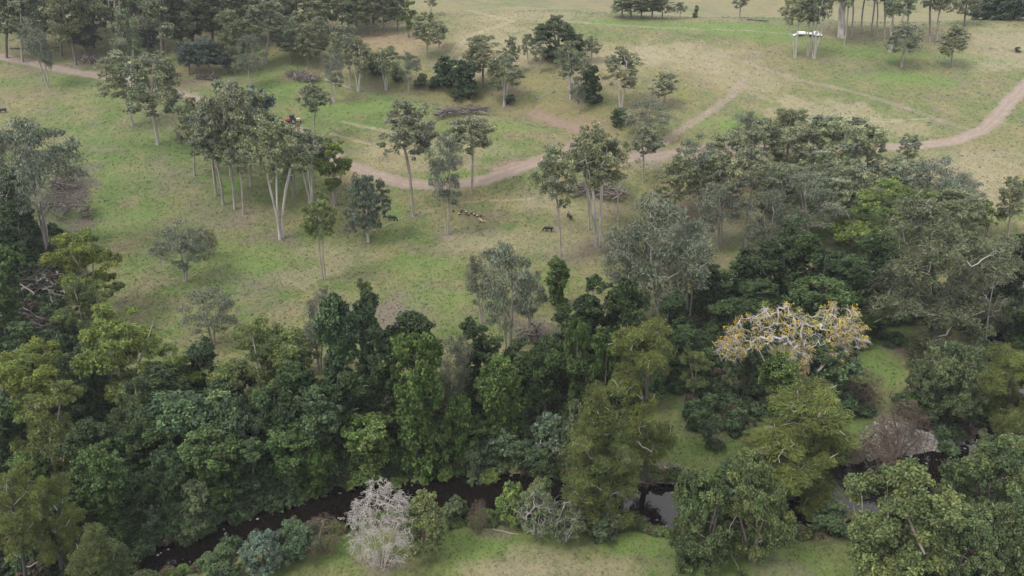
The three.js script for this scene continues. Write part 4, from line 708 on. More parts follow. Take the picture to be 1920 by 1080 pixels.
const KINDS = {
  gumA: { name: 'gum_tree', copies: 5, H: 26, W: 13, cb: 0.26, n: 56, cr: [0.9, 1.7], flat: 0.95, gap: 0.6, trunkR: 0.3, bow: 0.1, bark: BARK.pale, leaf: { col: GUM, alt: [0.14, 0.155, 0.095], sprays: 8, n: 28, len: 0.28, wid: 0.11, droop: 0.7, sprayR: 0.42 } },
  gumL: { name: 'gum_tree', copies: 4, H: 28, W: 13, cb: 0.48, n: 50, cr: [0.9, 1.6], flat: 0.95, gap: 0.6, trunkR: 0.27, bow: 0.1, limbFrom: 0.42, bark: BARK.pale, leaf: { col: GUM, alt: [0.14, 0.155, 0.095], sprays: 8, n: 28, len: 0.28, wid: 0.11, droop: 0.7, sprayR: 0.42 } },
  gumWL: { name: 'white_gum_tree', copies: 4, H: 28, W: 15, cb: 0.46, n: 56, cr: [0.9, 1.7], flat: 0.95, gap: 0.6, trunkR: 0.26, stems: 3, spread: 0.2, limbFrom: 0.36, bark: BARK.white, leaf: { col: GUM, alt: [0.1, 0.122, 0.07], sprays: 8, n: 28, len: 0.28, wid: 0.11, droop: 0.7, sprayR: 0.42 } },
  dark: { name: 'evergreen_tree', copies: 2, H: 13, W: 13, cb: 0.12, lobes: 11, lobeR: [0.17, 0.26], n: 90, cr: [0.9, 1.7], gap: 0.6, low: true, trunkR: 0.3, bark: BARK.brown, leaf: { col: [0.045, 0.068, 0.03], alt: [0.06, 0.085, 0.034], sprays: 10, n: 34, len: 0.26, wid: 0.14, droop: 0.3 } },
  gumB: { name: 'gum_tree', copies: 2, H: 16, W: 11, cb: 0.15, n: 30, cr: [1.3, 2.1], trunkR: 0.28, bark: BARK.brown, leaf: { col: [0.075, 0.105, 0.075], sprays: 10, n: 34, len: 0.28, wid: 0.12, droop: 0.5 } },
  gumD: { name: 'gum_tree', copies: 5, H: 24, W: 14, cb: 0.16, n: 66, cr: [1.0, 1.9], flat: 0.95, gap: 0.6, trunkR: 0.32, bow: 0.08, bark: BARK.brown, leaf: { col: GUMD, alt: GUM, sprays: 8, n: 28, len: 0.28, wid: 0.11, droop: 0.7, sprayR: 0.42 } },
  gumW: { name: 'white_gum_tree', copies: 4, H: 26, W: 15, cb: 0.26, n: 62, cr: [1.0, 1.8], flat: 0.95, gap: 0.6, trunkR: 0.28, stems: 3, spread: 0.2, bark: BARK.white, leaf: { col: GUM, alt: [0.09, 0.115, 0.068], sprays: 8, n: 28, len: 0.28, wid: 0.11, droop: 0.7, sprayR: 0.42 } },
  gumT: { name: 'white_gum_tree', copies: 1, H: 40, W: 22, cb: 0.3, n: 44, cr: [2, 3.2], trunkR: 1.0, bark: BARK.white, leaf: { col: GUMD, alt: GUM, sprays: 11, n: 36, len: 0.36, wid: 0.13, droop: 0.6 } },
  gumS: { name: 'gum_tree', copies: 5, H: 26, W: 16, cb: 0.25, n: 38, cr: [1.3, 2.3], trunkR: 0.3, bow: 0.1, stems: 2, spread: 0.12, twigs: 2, gap: 0.8, bark: BARK.pale, limbBark: BARK.pale, leaf: { col: [0.125, 0.14, 0.09], alt: [0.155, 0.165, 0.11], sprays: 10, n: 26, len: 0.3, wid: 0.085, droop: 0.9, sprayR: 0.5 } },
  gumV: { name: 'white_gum_tree', copies: 2, H: 24, W: 13, cb: 0.35, n: 16, cr: [1.2, 2], trunkR: 0.26, crook: 1.6, twigs: 4, bareShare: 0.45, bark: BARK.white, leaf: { col: GUM, sprays: 7, n: 18, len: 0.3, wid: 0.1, droop: 0.8 } },
  gumH: { name: 'gum_tree', copies: 2, H: 36, W: 26, cb: 0.1, lobes: 11, n: 110, cr: [1.7, 2.9], trunkR: 0.6, flat: 0.6, twigs: 2, bark: BARK.dark, limbBark: BARK.grey, leaf: { col: [0.095, 0.112, 0.045], alt: [0.12, 0.135, 0.06], sprays: 11, n: 34, len: 0.3, wid: 0.1, droop: 0.6 } },
  gumP: { name: 'gum_tree', copies: 1, H: 18, W: 9, cb: 0.4, n: 18, cr: [1.1, 1.8], trunkR: 0.22, bark: BARK.white, leaf: { col: [0.1, 0.145, 0.055], sprays: 10, n: 40, len: 0.25, wid: 0.12, droop: 0.4 } },
  willow: { name: 'gum_tree', copies: 1, H: 19, W: 11, cb: 0.03, n: 44, cr: [1.1, 1.9], flat: 1.3, trunkR: 0.3, bark: BARK.white, leaf: { col: [0.1, 0.125, 0.07], sprays: 9, n: 30, len: 0.32, wid: 0.09, droop: 1.4 } },
  bigD: { name: 'domed_tree', copies: 1, H: 19, W: 17, cb: 0.3, lobes: 8, n: 64, cr: [1.3, 2.1], trunkR: 0.6, stems: 2, spread: 0.15, bark: BARK.dark, leaf: { col: [0.07, 0.09, 0.04], sprays: 11, n: 36, len: 0.3, wid: 0.13, droop: 0.3 } },
  wattle: { name: 'yellow_green_tree', copies: 4, H: 20, W: 18, cb: 0.45, lobes: 9, lobeFlat: 0.45, n: 50, cr: [1.1, 2.0], flat: 0.45, trunkR: 0.32, stems: 3, spread: 0.25, bark: BARK.pale, leaf: { col: [0.135, 0.165, 0.034], alt: [0.1, 0.132, 0.034], sprays: 13, n: 40, len: 0.26, wid: 0.11, droop: 0.2 } },
  wattleG: { name: 'feathery_tree', copies: 4, H: 20, W: 18, cb: 0.3, lobes: 10, lobeFlat: 0.55, n: 56, cr: [1.1, 2.0], flat: 0.5, trunkR: 0.3, stems: 2, spread: 0.2, bark: BARK.pale, leaf: { col: [0.125, 0.153, 0.045], alt: [0.1, 0.128, 0.045], sprays: 12, n: 36, len: 0.26, wid: 0.1, droop: 0.4 } },
  wattleL: { name: 'feathery_tree', copies: 1, H: 24, W: 13, cb: 0.5, n: 46, cr: [0.9, 1.6], flat: 0.7, gap: 0.6, trunkR: 0.2, stems: 2, spread: 0.08, limbFrom: 0.45, bark: BARK.pale, leaf: { col: [0.13, 0.158, 0.052], alt: [0.1, 0.128, 0.05], sprays: 9, n: 30, len: 0.26, wid: 0.1, droop: 0.5 } },
  rain: { name: 'evergreen_tree', copies: 7, H: 19, W: 10, cb: 0.12, lobes: 8, lobeR: [0.2, 0.32], n: 72, cr: [0.9, 1.7], gap: 0.6, low: true, trunkR: 0.3, bark: BARK.brown, limbBark: BARK.pale, twigs: 1, leaf: { col: RAIN, alt: [0.045, 0.072, 0.02], altShare: 0.3, sprays: 10, n: 34, len: 0.24, wid: 0.14, droop: 0.35 } },
  vine: { name: 'vine_covered_tree', copies: 4, H: 17, W: 7.5, cb: 0, n: 74, cr: [0.8, 1.5], shape: 'column', gap: 0.5, low: true, trunkR: 0.3, bark: BARK.brown, flat: 1, leaf: { col: VINE, alt: [0.062, 0.098, 0.028], sprays: 10, n: 30, len: 0.21, wid: 0.14, droop: 0.6, tall: 1 } },
  vineB: { name: 'vine_covered_tree', copies: 3, H: 17, W: 8, cb: 0, n: 74, cr: [0.8, 1.5], shape: 'column', gap: 0.5, low: true, trunkR: 0.3, bark: BARK.brown, flat: 1, leaf: { col: [0.06, 0.096, 0.02], alt: [0.082, 0.118, 0.03], sprays: 10, n: 30, len: 0.21, wid: 0.14, droop: 0.6, tall: 1 } },
  vineD: { name: 'vine_covered_tree', copies: 2, H: 17, W: 7, cb: 0, n: 70, cr: [0.8, 1.5], shape: 'column', gap: 0.5, low: true, trunkR: 0.3, bark: BARK.brown, flat: 1, leaf: { col: [0.036, 0.06, 0.028], alt: [0.05, 0.08, 0.03], sprays: 10, n: 30, len: 0.21, wid: 0.14, droop: 0.6, tall: 1 } },
  oak: { name: 'she_oak_tree', copies: 4, H: 26, W: 16, cb: 0.3, lobes: 12, lobeR: [0.12, 0.2], lobeFlat: 1, n: 84, cr: [1.0, 1.9], gap: 0.55, trunkR: 0.45, twigs: 3, bark: BARK.dark, limbBark: BARK.grey, leaf: { col: [0.102, 0.12, 0.03], alt: [0.08, 0.1, 0.028], altShare: 0.4, sprays: 10, n: 44, len: 0.36, wid: 0.045, droop: 0.25, out: 0.9, sprayR: 0.45 } },
  oakD: { name: 'she_oak_tree', copies: 2, H: 26, W: 15, cb: 0.03, n: 105, cr: [1.2, 2.1], shape: 'cone', gap: 0.5, trunkR: 0.45, twigs: 1, bark: BARK.dark, limbBark: BARK.grey, leaf: { col: [0.085, 0.1, 0.029], alt: [0.068, 0.086, 0.028], altShare: 0.4, sprays: 10, n: 44, len: 0.36, wid: 0.045, droop: 0.3, out: 0.9, sprayR: 0.45 } },
  camph: { name: 'rounded_tree', copies: 4, H: 14, W: 15, cb: 0.15, lobes: 13, lobeR: [0.15, 0.24], n: 110, cr: [0.9, 1.7], gap: 0.62, low: true, trunkR: 0.4, stems: 3, spread: 0.2, trunkTo: 0.7, bark: BARK.brown, limbBark: BARK.grey, leaf: { col: [0.07, 0.096, 0.036], alt: [0.095, 0.122, 0.042], altShare: 0.3, sprays: 12, n: 40, len: 0.2, wid: 0.1, droop: 0.3 } },
  round: { name: 'rounded_bush', copies: 2, H: 9, W: 7, cb: -0.05, n: 60, cr: [0.6, 1.1], full: true, shell: true, gap: 0.6, low: true, trunkR: 0.16, bark: BARK.brown, leaf: { col: [0.13, 0.155, 0.055], alt: [0.1, 0.135, 0.045], sprays: 10, n: 34, len: 0.15, wid: 0.08, droop: 0.2 } },
  bush: { name: 'shrub', copies: 4, H: 6, W: 6.5, cb: 0.1, lobes: 7, n: 44, cr: [0.6, 1.1], gap: 0.6, low: true, trunkR: 0.12, stems: 3, spread: 0.3, trunkTo: 0.6, bark: BARK.brown, leaf: { col: [0.07, 0.098, 0.042], alt: [0.1, 0.125, 0.055], sprays: 9, n: 30, len: 0.17, wid: 0.09, droop: 0.2 } },
  bushB: { name: 'bank_plant', copies: 2, H: 3.4, W: 4.4, cb: -0.1, n: 34, cr: [0.45, 0.8], full: true, gap: 0.6, low: true, trunkR: 0.05, stems: 4, spread: 0.4, trunkTo: 0.6, bark: BARK.brown, leaf: { col: [0.15, 0.21, 0.05], alt: [0.12, 0.175, 0.045], sprays: 8, n: 26, len: 0.16, wid: 0.1, droop: 0.1 } },
  pale: { name: 'silvery_shrub', copies: 2, H: 6, W: 5.5, cb: 0.05, n: 34, cr: [0.5, 0.95], full: true, low: true, trunkR: 0.1, stems: 3, spread: 0.3, trunkTo: 0.6, bark: BARK.pale, leaf: { col: [0.15, 0.19, 0.12], alt: [0.09, 0.125, 0.06], altShare: 0.4, sprays: 8, n: 20, len: 0.22, wid: 0.11, droop: 0.2 } },
  palebush: { name: 'shrub', copies: 1, H: 5.5, W: 7, cb: -0.1, n: 44, cr: [0.6, 1.1], full: true, shell: true, low: true, trunkR: 0.1, stems: 3, trunkTo: 0.6, bark: BARK.brown, leaf: { col: [0.1, 0.14, 0.09], alt: [0.13, 0.165, 0.1], sprays: 9, n: 30, len: 0.16, wid: 0.09, droop: 0.2 } },
  bareY: { name: 'bare_yellow_tree', copies: 1, H: 19, W: 24, cb: 0.5, lobes: 9, turn: 0, lobeAt: [[-6.6, 14, 0, 3.8], [-3.2, 15.4, 0.8, 3.9], [-0.2, 14.6, -1.2, 3.8], [4.8, 14, 0.8, 3.8], [7.8, 13.8, -0.8, 3.7], [9.8, 11.8, 0.6, 2.8], [-9.8, 12.2, 0.4, 2.4], [0.4, 10.6, 1.2, 3], [7, 9.6, 1.2, 2.2], [1.2, 8, 1.6, 1.6]], lobeFlat: 0.75, n: 360, cr: [0.5, 1.2], flat: 0.6, gap: 0.3, trunkR: 0.3, crook: 2.0, stems: 4, spread: 0.2, trunkTo: 0.6, limbFrom: 0.3, tip: 0.018, twigs: 9, twigUp: 0.8, weep: 0.4, bareShare: 0.3, bark: BARK.white, leaf: { col: [0.4, 0.31, 0.045], alt: [0.3, 0.27, 0.07], sprays: 5, n: 6, len: 0.14, wid: 0.075, droop: 0.3 } },
  bareG: { name: 'bare_tree', copies: 1, H: 11, W: 11, cb: 0.02, n: 300, cr: [0.5, 0.9], full: true, gap: 0.3, low: true, trunkR: 0.085, crook: 2.4, stems: 9, spread: 0.4, trunkTo: 0.62, limbFrom: 0.06, tip: 0.017, twigs: 9, twigUp: 0.7, weep: 0.35, bark: BARK.grey },
  twig: { name: 'leafless_shrub', copies: 3, H: 7, W: 7, cb: 0.0, n: 110, cr: [0.5, 1.0], full: true, gap: 0.4, low: true, trunkR: 0.1, crook: 1.8, stems: 6, spread: 0.4, trunkTo: 0.6, limbFrom: 0.05, tip: 0.012, twigs: 10, weep: 0.9, bark: BARK.twig },
  twigG: { name: 'twiggy_shrub', copies: 2, H: 7, W: 7, cb: 0.0, n: 80, cr: [0.5, 1.0], full: true, gap: 0.45, low: true, trunkR: 0.12, crook: 2, stems: 5, spread: 0.4, trunkTo: 0.6, limbFrom: 0.05, tip: 0.016, twigs: 6, bareShare: 0.4, bark: BARK.grey, leaf: { col: [0.11, 0.135, 0.055], sprays: 6, n: 16, len: 0.15, wid: 0.08, droop: 0.2 } },
};
const CATEGORY = (n) => (/shrub/.test(n) ? 'shrub' : /bush/.test(n) ? 'bush' : /plant/.test(n) ? 'plant' : 'tree');
const barkMat = new THREE.MeshStandardMaterial({ vertexColors: true, roughness: 0.95 });
const leafMat = new THREE.MeshPhysicalMaterial({ vertexColors: true, roughness: 0.95, transmission: 0.35, thickness: 0, specularIntensity: 0.25, flatShading: true, side: THREE.DoubleSide });
const gumLeafMat = new THREE.MeshPhysicalMaterial({ vertexColors: true, roughness: 0.55, transmission: 0.4, thickness: 0, specularIntensity: 0.55, flatShading: true, side: THREE.DoubleSide });
const denseLeafMat = new THREE.MeshPhysicalMaterial({ vertexColors: true, roughness: 0.7, transmission: 0.18, thickness: 0, specularIntensity: 0.4, flatShading: true, side: THREE.DoubleSide });
const grassMat = new THREE.MeshStandardMaterial({ vertexColors: true, roughness: 1, flatShading: true, side: THREE.DoubleSide });
const stock = {};
let seedAt = 11;
for (const [key, t] of Object.entries(KINDS)) stock[key] = Array.from({ length: t.copies }, () => makeTree(t, (seedAt += 101)));
const used = {}, firsts = new Map();
{
  const R = rng(77);
  for (const [kind, x, z, h, w, tilt, label, group] of TREES) {
    const t = KINDS[kind], which = (used[kind] = (used[kind] ?? -1) + 1) % t.copies, shape = stock[kind][which], key = kind + which;
    let g = firsts.get(key);
    if (g) { g = g.clone(); }
    else { g = new THREE.Group(); part('trunk', shape.trunk, barkMat, g); if (shape.limbs) part('branches', shape.limbs, barkMat, g).userData.kind = 'stuff'; if (shape.crown) part('crown', shape.crown, /gum/.test(t.name) ? gumLeafMat : /evergreen|vine|rounded/.test(t.name) ? denseLeafMat : leafMat, g); firsts.set(key, g); }
    g.name = numbered(t.name); g.userData = {}; tag(g, label, CATEGORY(t.name), group);
    g.position.set(x, ground(x, z) - 0.05, z);
    g.quaternion.setFromEuler(new THREE.Euler(0, 0, -THREE.MathUtils.degToRad(tilt))).multiply(new THREE.Quaternion().setFromAxisAngle(V(0, 1, 0), t.turn ?? R() * 6.283));
    const fill = /gum|domed/.test(t.name) ? 1.16 : 1; g.scale.set((w * fill) / shape.W, h / shape.H, (w * fill) / shape.W);
    scene.add(g);
  }
}

// ---------------------------------------------------------------- heaps of felled timber, fallen logs, cut rounds
const woodMats = [mat(0.16, 0.135, 0.12), mat(0.115, 0.09, 0.08), mat(0.075, 0.058, 0.05), mat(0.22, 0.185, 0.16)];
function logShape(L, r, R, crook = 0.06) {
  const s = new Soup(), N = 6, pts = [], rs = [];
  for (let k = 0; k <= N; k++) { pts.push(V((k / N - 0.5) * L, (R() - 0.5) * L * crook, (R() - 0.5) * L * crook)); rs.push(r * (1.1 - 0.55 * (k / N))); }
  tube(s, pts, rs, 6, { col: [1, 1, 1] }, R);
  const cap = (ring, at) => { const c = s.n; s.p.push(at.x, at.y, at.z); s.c.push(1.25, 1.15, 1); for (let q = 0; q < 6; q++) s.i.push(c, ring + q, ring + ((q + 1) % 6)); };
  cap(0, pts[0]); cap(N * 6, pts[N]);
  return s.build(true);
}
{
  const R = rng(5), shapes = Array.from({ length: 5 }, () => logShape(6, 0.16, R)), woods = woodMats.map((m) => { const c = m.clone(); c.vertexColors = true; return c; });
  for (const [x, z, L, h, turn, label] of HEAPS) {
    const g = thing('timber_heap', label, 'timber heap', x, ground(x, z), z, turn, 'heaps of felled timber'), n = Math.round(clamp(L * 4.5, 14, 90)), dark = /dark|brown|splinter/.test(label) ? 1 : 0;
    for (let k = 0; k < n; k++) {
      const m = part('log', shapes[k % 5], woods[(Math.floor(R() * 3) + (R() < 0.5 ? dark : 0)) % 4], g), f = R() * 2 - 1, wide = Math.sqrt(1 - f * f * 0.8), len = lerp(0.25, 0.75, R());
      m.position.set(f * L * 0.42, 0.1 + h * 0.75 * wide * R(), (R() - 0.5) * Math.min(L * 0.5, 5.5) * wide);
      m.rotation.set(R() * 6, (R() - 0.5) * (dark ? 2.6 : 1.3), (R() - 0.5) * (dark ? 1.2 : 0.5)); m.scale.set(len * clamp(L / 9, 0.5, 1.3), 0.5 + R(), 0.5 + R());
    }
    const tw = new Soup();
    for (let k = 0; k < L * 26; k++) { const f = R() * 2 - 1, wide = Math.sqrt(1 - f * f * 0.8), p = V(f * L * 0.5, h * wide * R(), (R() - 0.5) * Math.min(L * 0.55, 6) * wide), d = V(R() - 0.5, (R() - 0.35) * 0.7, R() - 0.5).normalize().multiplyScalar(0.5 + 1.1 * R()); tube(tw, [p, p.clone().addScaledVector(d, 0.5).add(V(0, 0.06 * R(), 0)), p.clone().add(d)], [0.035, 0.025, 0.01], 3, { col: dark ? [0.085, 0.065, 0.055] : [0.15, 0.12, 0.108] }, R); }
    part('brushwood', tw.build(true), barkMat, g).userData.kind = 'stuff';
  }
  for (const [a, b, r, label] of LOGS) {
    const L = Math.hypot(b[0] - a[0], b[1] - a[1]), ya = ground(...a) + r * 0.7, yb = ground(...b) + r * 0.7, m = shade(new THREE.Mesh(logShape(L * 1.02, r, R, 0.03), woods[/dark/.test(label) ? 2 : /pale/.test(label) ? 3 : 0]));
    m.name = numbered('fallen_log'); tag(m, label, 'log'); m.position.set((a[0] + b[0]) / 2, (ya + yb) / 2, (a[1] + b[1]) / 2);
    m.quaternion.setFromUnitVectors(V(1, 0, 0), V(b[0] - a[0], yb - ya, b[1] - a[1]).normalize()); scene.add(m);
  }
  const cut = mat(0.4, 0.32, 0.2), barkC = mat(0.04, 0.032, 0.025), drum = new THREE.CylinderGeometry(0.27, 0.29, 0.5, 10, 1, true), face = new THREE.CircleGeometry(0.275, 10), fresh = mat(0.36, 0.25, 0.12);
  ROUNDS.forEach(([x, z, pale], k) => {
    const g = thing('cut_log_round', pale === 2 ? 'fresh yellow cut log round in the short row on the paddock' : pale ? 'dark log round with its pale cut face showing, lying on the paddock' : 'small dark cut log round lying on the paddock near the pale ones', 'log round', x, ground(x, z) + 0.27, z, R() * 6, pale === 2 ? 'fresh yellow log rounds' : pale ? 'pale faced log rounds' : 'dark log rounds');
    const up = pale === 1, b = part('bark', drum, pale === 2 ? fresh : barkC, g); for (const s of [-1, 1]) { const f = part('cut_face', face, pale ? cut : barkC, g); f.position.set(0, s * 0.248, 0); f.rotation.x = -s * Math.PI / 2; }
    g.rotation.set(up ? 0.25 : Math.PI / 2, 0, up ? 0.2 : R() * 3); if (pale === 2) g.scale.set(0.8, 1.2, 0.8); else g.scale.setScalar(0.85);
  });
}

// ---------------------------------------------------------------- cattle
function cowShape(grazing) {
  const head = grazing ? [[1.0, 1.12, 0], [1.28, 0.78, 0], [1.5, 0.3, 0.02], [1.62, 0.14, 0.02]] : [[0.95, 1.2, 0], [1.25, 1.42, 0], [1.42, 1.48, 0.05], [1.72, 1.3, 0.08]];
  const B = [];
  const bone = (a, b, r0, r1) => B.push([a, b, r0, r1]);
  bone([-0.8, 1.12, 0], [0.0, 1.05, 0], 0.34, 0.4); bone([0, 1.05, 0], [0.78, 1.08, 0], 0.4, 0.34);
  bone([0.8, 1.12, 0], head[1], 0.27, 0.18); bone(head[1], head[2], 0.17, 0.14); bone(head[2], head[3], 0.14, 0.09);
  for (const s of [-1, 1]) {
    bone([0.68, 0.95, s * 0.2], [0.68, 0.5, s * 0.19], 0.15, 0.085); bone([0.68, 0.5, s * 0.19], [0.66, 0.05, s * 0.19], 0.075, 0.06);
    bone([-0.72, 1.0, s * 0.22], [-0.66, 0.62, s * 0.2], 0.2, 0.11); bone([-0.66, 0.62, s * 0.2], [-0.84, 0.46, s * 0.2], 0.1, 0.075); bone([-0.84, 0.46, s * 0.2], [-0.8, 0.05, s * 0.2], 0.07, 0.06);
    bone([head[2][0] - 0.02, head[2][1] + 0.08, s * 0.1], [head[2][0] - 0.08, head[2][1] + 0.1, s * 0.27], 0.05, 0.04);
  }
  bone([-1.08, 1.3, 0], [-1.2, 0.95, 0], 0.05, 0.035); bone([-1.2, 0.95, 0], [-1.2, 0.55, 0], 0.03, 0.05);
  const N = 72, half = 1.75, mc = new MarchingCubes(N, new THREE.MeshBasicMaterial(), false, false, 60000); mc.isolation = 0;
  for (let k = 0; k < N; k++) for (let j = 0; j < N; j++) for (let i = 0; i < N; i++) {
    const x = (i / (N / 2) - 1) * half, y = (j / (N / 2) - 1) * half + 0.8, z = (k / (N / 2) - 1) * half; let d = 10;
    for (const [a, b, r0, r1] of B) {
      const ux = b[0] - a[0], uy = b[1] - a[1], uz = b[2] - a[2], t = clamp(((x - a[0]) * ux + (y - a[1]) * uy + (z - a[2]) * uz) / (ux * ux + uy * uy + uz * uz), 0, 1), e = Math.hypot(x - a[0] - ux * t, y - a[1] - uy * t, z - a[2] - uz * t) - lerp(r0, r1, t), kq = 0.09, hh = clamp(0.5 + (0.5 * (d - e)) / kq, 0, 1);
      d = lerp(d, e, hh) - kq * hh * (1 - hh);
    }
    mc.field[k * N * N + j * N + i] = -d;
  }
  mc.update();
  const g = new THREE.BufferGeometry(); g.setAttribute('position', new THREE.BufferAttribute(mc.positionArray.slice(0, mc.count * 3), 3)); g.setAttribute('normal', new THREE.BufferAttribute(mc.normalArray.slice(0, mc.count * 3), 3));
  g.scale(half, half, half); g.translate(0, 0.8, 0);
  return g;
}
{
  const hide = mat(0.005, 0.005, 0.005, 0.7), graze = cowShape(true), stand = cowShape(false);
  const cow = (spot, geo, turn, label) => { const m = shade(new THREE.Mesh(geo, hide)); m.name = numbered('cow'); m.position.set(spot[0], ground(...spot), spot[1]); m.rotation.y = turn; tag(m, label, 'cow', 'black cattle in the paddock'); scene.add(m); };
  cow(SPOTS.cow_a, graze, -0.25, 'black cow grazing beside the drooping gum, head to the right');
  cow(SPOTS.cow_b, graze, Math.PI - 0.2, 'black cow grazing beside the tall bare gum trunk, head to the left');
  cow(SPOTS.cow_c, stand, -1.25, 'black cow standing end on below the log heap');
  cow(SPOTS.cow_d, stand, Math.PI + 0.2, 'black cow cut by the left edge of the picture above the grey gum');
}

// ---------------------------------------------------------------- ute with trailer on the ridge, tractor on the track
const box = (w, h, d, x, y, z) => new THREE.BoxGeometry(w, h, d).translate(x, y, z);
function wheel(parent, x, z, r, w, tyre, rim) { const o = part('wheel', new THREE.CylinderGeometry(r, r, w, 18).rotateX(Math.PI / 2), tyre, parent); o.position.set(x, r, z); part('rim', new THREE.CylinderGeometry(r * 0.55, r * 0.55, w + 0.03, 14).rotateX(Math.PI / 2), rim, o); }
const prism = (pts, w) => { const s = new THREE.Shape(pts.map(([x, y]) => new THREE.Vector2(x, y))); return new THREE.ExtrudeGeometry(s, { depth: w - 0.1, bevelEnabled: true, bevelSize: 0.05, bevelThickness: 0.05, bevelSegments: 2 }).translate(0, 0, -(w - 0.1) / 2); };
{
  const white = new THREE.MeshPhysicalMaterial({ color: new THREE.Color().setRGB(0.78, 0.79, 0.8), roughness: 0.35, clearcoat: 0.6 }), glass = mat(0.02, 0.025, 0.03, 0.08), tyre = mat(0.02, 0.02, 0.02, 0.9), rim = mat(0.4, 0.4, 0.42, 0.4, { metalness: 0.7 }), alloy = mat(0.6, 0.61, 0.62, 0.4), lampR = mat(0.4, 0.02, 0.02, 0.3), lampW = mat(0.8, 0.8, 0.75, 0.2);
  const slope = (x, z) => Math.atan2(ground(x + 2, z) - ground(x - 2, z), 4);
  const [ux, uz] = SPOTS.ute, u = thing('parked_ute', 'white ute parked on the ridge behind three pale gums', 'ute', ux, ground(ux, uz) + 0.02, uz, 0.12); u.rotation.z = slope(ux, uz);
  part('body', prism([[0.35, 0.45], [2.55, 0.45], [2.6, 0.75], [2.45, 1.02], [1.35, 1.12], [0.35, 1.12]], 1.75), white, u);
  part('cabin', prism([[0.35, 1.12], [1.35, 1.12], [0.8, 1.72], [-0.45, 1.72], [-0.55, 0.5], [0.35, 0.5]], 1.66), white, u);
  part('windscreen', box(0.03, 0.72, 1.4, 0, 0, 0).rotateZ(0.74).translate(1.16, 1.43, 0), glass, u); for (const s of [-1, 1]) part('side_window', box(1.0, 0.42, 0.03, 0.25, 1.4, s * 0.845), glass, u);
  const tray = part('tray', box(2.3, 0.12, 1.85, -1.75, 0.85, 0), alloy, u); for (const s of [-1, 1]) part('tray_side', box(2.3, 0.3, 0.05, -1.75, 1.06, s * 0.9), white, tray); part('tailgate', box(0.05, 0.3, 1.75, -2.88, 1.06, 0), white, tray); part('headboard', box(0.06, 0.85, 1.75, -0.63, 1.3, 0), alloy, tray);
  part('chassis', box(4.6, 0.18, 0.8, -0.3, 0.6, 0), tyre, u); part('bumper', box(0.14, 0.25, 1.7, 2.64, 0.52, 0), tyre, u);
  for (const s of [-1, 1]) { part('headlight', box(0.06, 0.16, 0.3, 2.56, 0.86, s * 0.65), lampW, u); part('tail_light', box(0.05, 0.12, 0.2, -2.93, 0.8, s * 0.75), lampR, u); wheel(u, 1.75, s * 0.75, 0.36, 0.24, tyre, rim); wheel(u, -1.6, s * 0.75, 0.36, 0.24, tyre, rim); }
  const [tx, tz] = SPOTS.trailer, t = thing('box_trailer', 'white box trailer hitched behind the ute on the ridge', 'trailer', tx, ground(tx, tz) + 0.02, tz, 0.1); t.rotation.z = slope(tx, tz);
  part('floor_tray', box(2.9, 0.12, 1.6, 0, 0.62, 0), alloy, t); for (const s of [-1, 1]) { part('side_panel', box(2.9, 0.55, 0.05, 0, 0.95, s * 0.8), white, t); part('mudguard', box(0.9, 0.06, 0.26, 0, 0.78, s * 0.97), white, t); wheel(t, 0, s * 0.97, 0.33, 0.2, tyre, rim); part('end_panel', box(0.05, 0.5, 1.55, s * 1.43, 0.93, 0), white, t); }
  part('cover', prism([[-1.42, 1.2], [1.42, 1.2], [1.3, 1.34], [-1.3, 1.34]], 1.55), white, t); part('drawbar', box(1.5, 0.08, 0.1, 2.1, 0.58, 0), alloy, t); part('loading_ramp', box(1.7, 0.05, 1.3, 0, 0, 0).rotateZ(0.3).translate(-2.2, 0.32, 0), alloy, t);

  const red = mat(0.28, 0.04, 0.025, 0.5), black = mat(0.015, 0.015, 0.018, 0.6), cream = mat(0.32, 0.26, 0.2, 0.8), [ax, az] = SPOTS.tractor, a = thing('tractor', 'small tractor with red bonnet on the dirt track behind the paddock grove', 'tractor', ax, ground(ax, az) + 0.02, az, Math.PI + 0.1); a.rotation.z = -slope(ax, az);
  part('bonnet', prism([[0.5, 0.75], [1.9, 0.75], [1.95, 1.25], [0.5, 1.45]], 0.75), red, a); part('engine', box(1.4, 0.4, 0.5, 1.0, 0.65, 0), black, a);
  part('cabin', prism([[-0.75, 0.8], [0.5, 0.8], [0.4, 2.3], [-0.65, 2.3]], 1.25), black, a); part('cabin_roof', prism([[-0.85, 2.36], [0.6, 2.36], [0.5, 2.5], [-0.75, 2.5]], 1.45), black, a); for (const s of [-1, 1]) { part('cabin_window', box(0.8, 0.9, 0.03, -0.12, 1.75, s * 0.66), glass, a); wheel(a, -0.55, s * 0.8, 0.72, 0.4, black, rim); wheel(a, 1.45, s * 0.65, 0.42, 0.28, black, rim); }
  part('exhaust', new THREE.CylinderGeometry(0.04, 0.04, 0.9, 8).translate(1.1, 1.8, 0.25), black, a); part('rear_carry_box', prism([[-2.5, 0.9], [-1.4, 0.9], [-1.4, 1.45], [-2.5, 1.45]], 1.2), cream, a); part('rear_linkage', box(1.5, 0.12, 0.6, -1.6, 0.8, 0), black, a); wheel(a, -2.3, 0.7, 0.4, 0.2, black, rim); wheel(a, -2.3, -0.7, 0.4, 0.2, black, rim);
  for (const [k, label] of [['post', 'weathered fence post standing on the bank grass above the twiggy shrub'], ['post2', 'weathered fence post behind the dry bush by the she-oak']]) { const [x, z] = SPOTS[k], m = shade(new THREE.Mesh(logShape(1.7, 0.11, rng(3), 0.01), woodMats[1])); m.name = numbered('fence_post'); m.rotation.z = Math.PI / 2 + 0.06; m.position.set(x, ground(x, z) + 0.65, z); tag(m, label, 'post'); scene.add(m); }
}

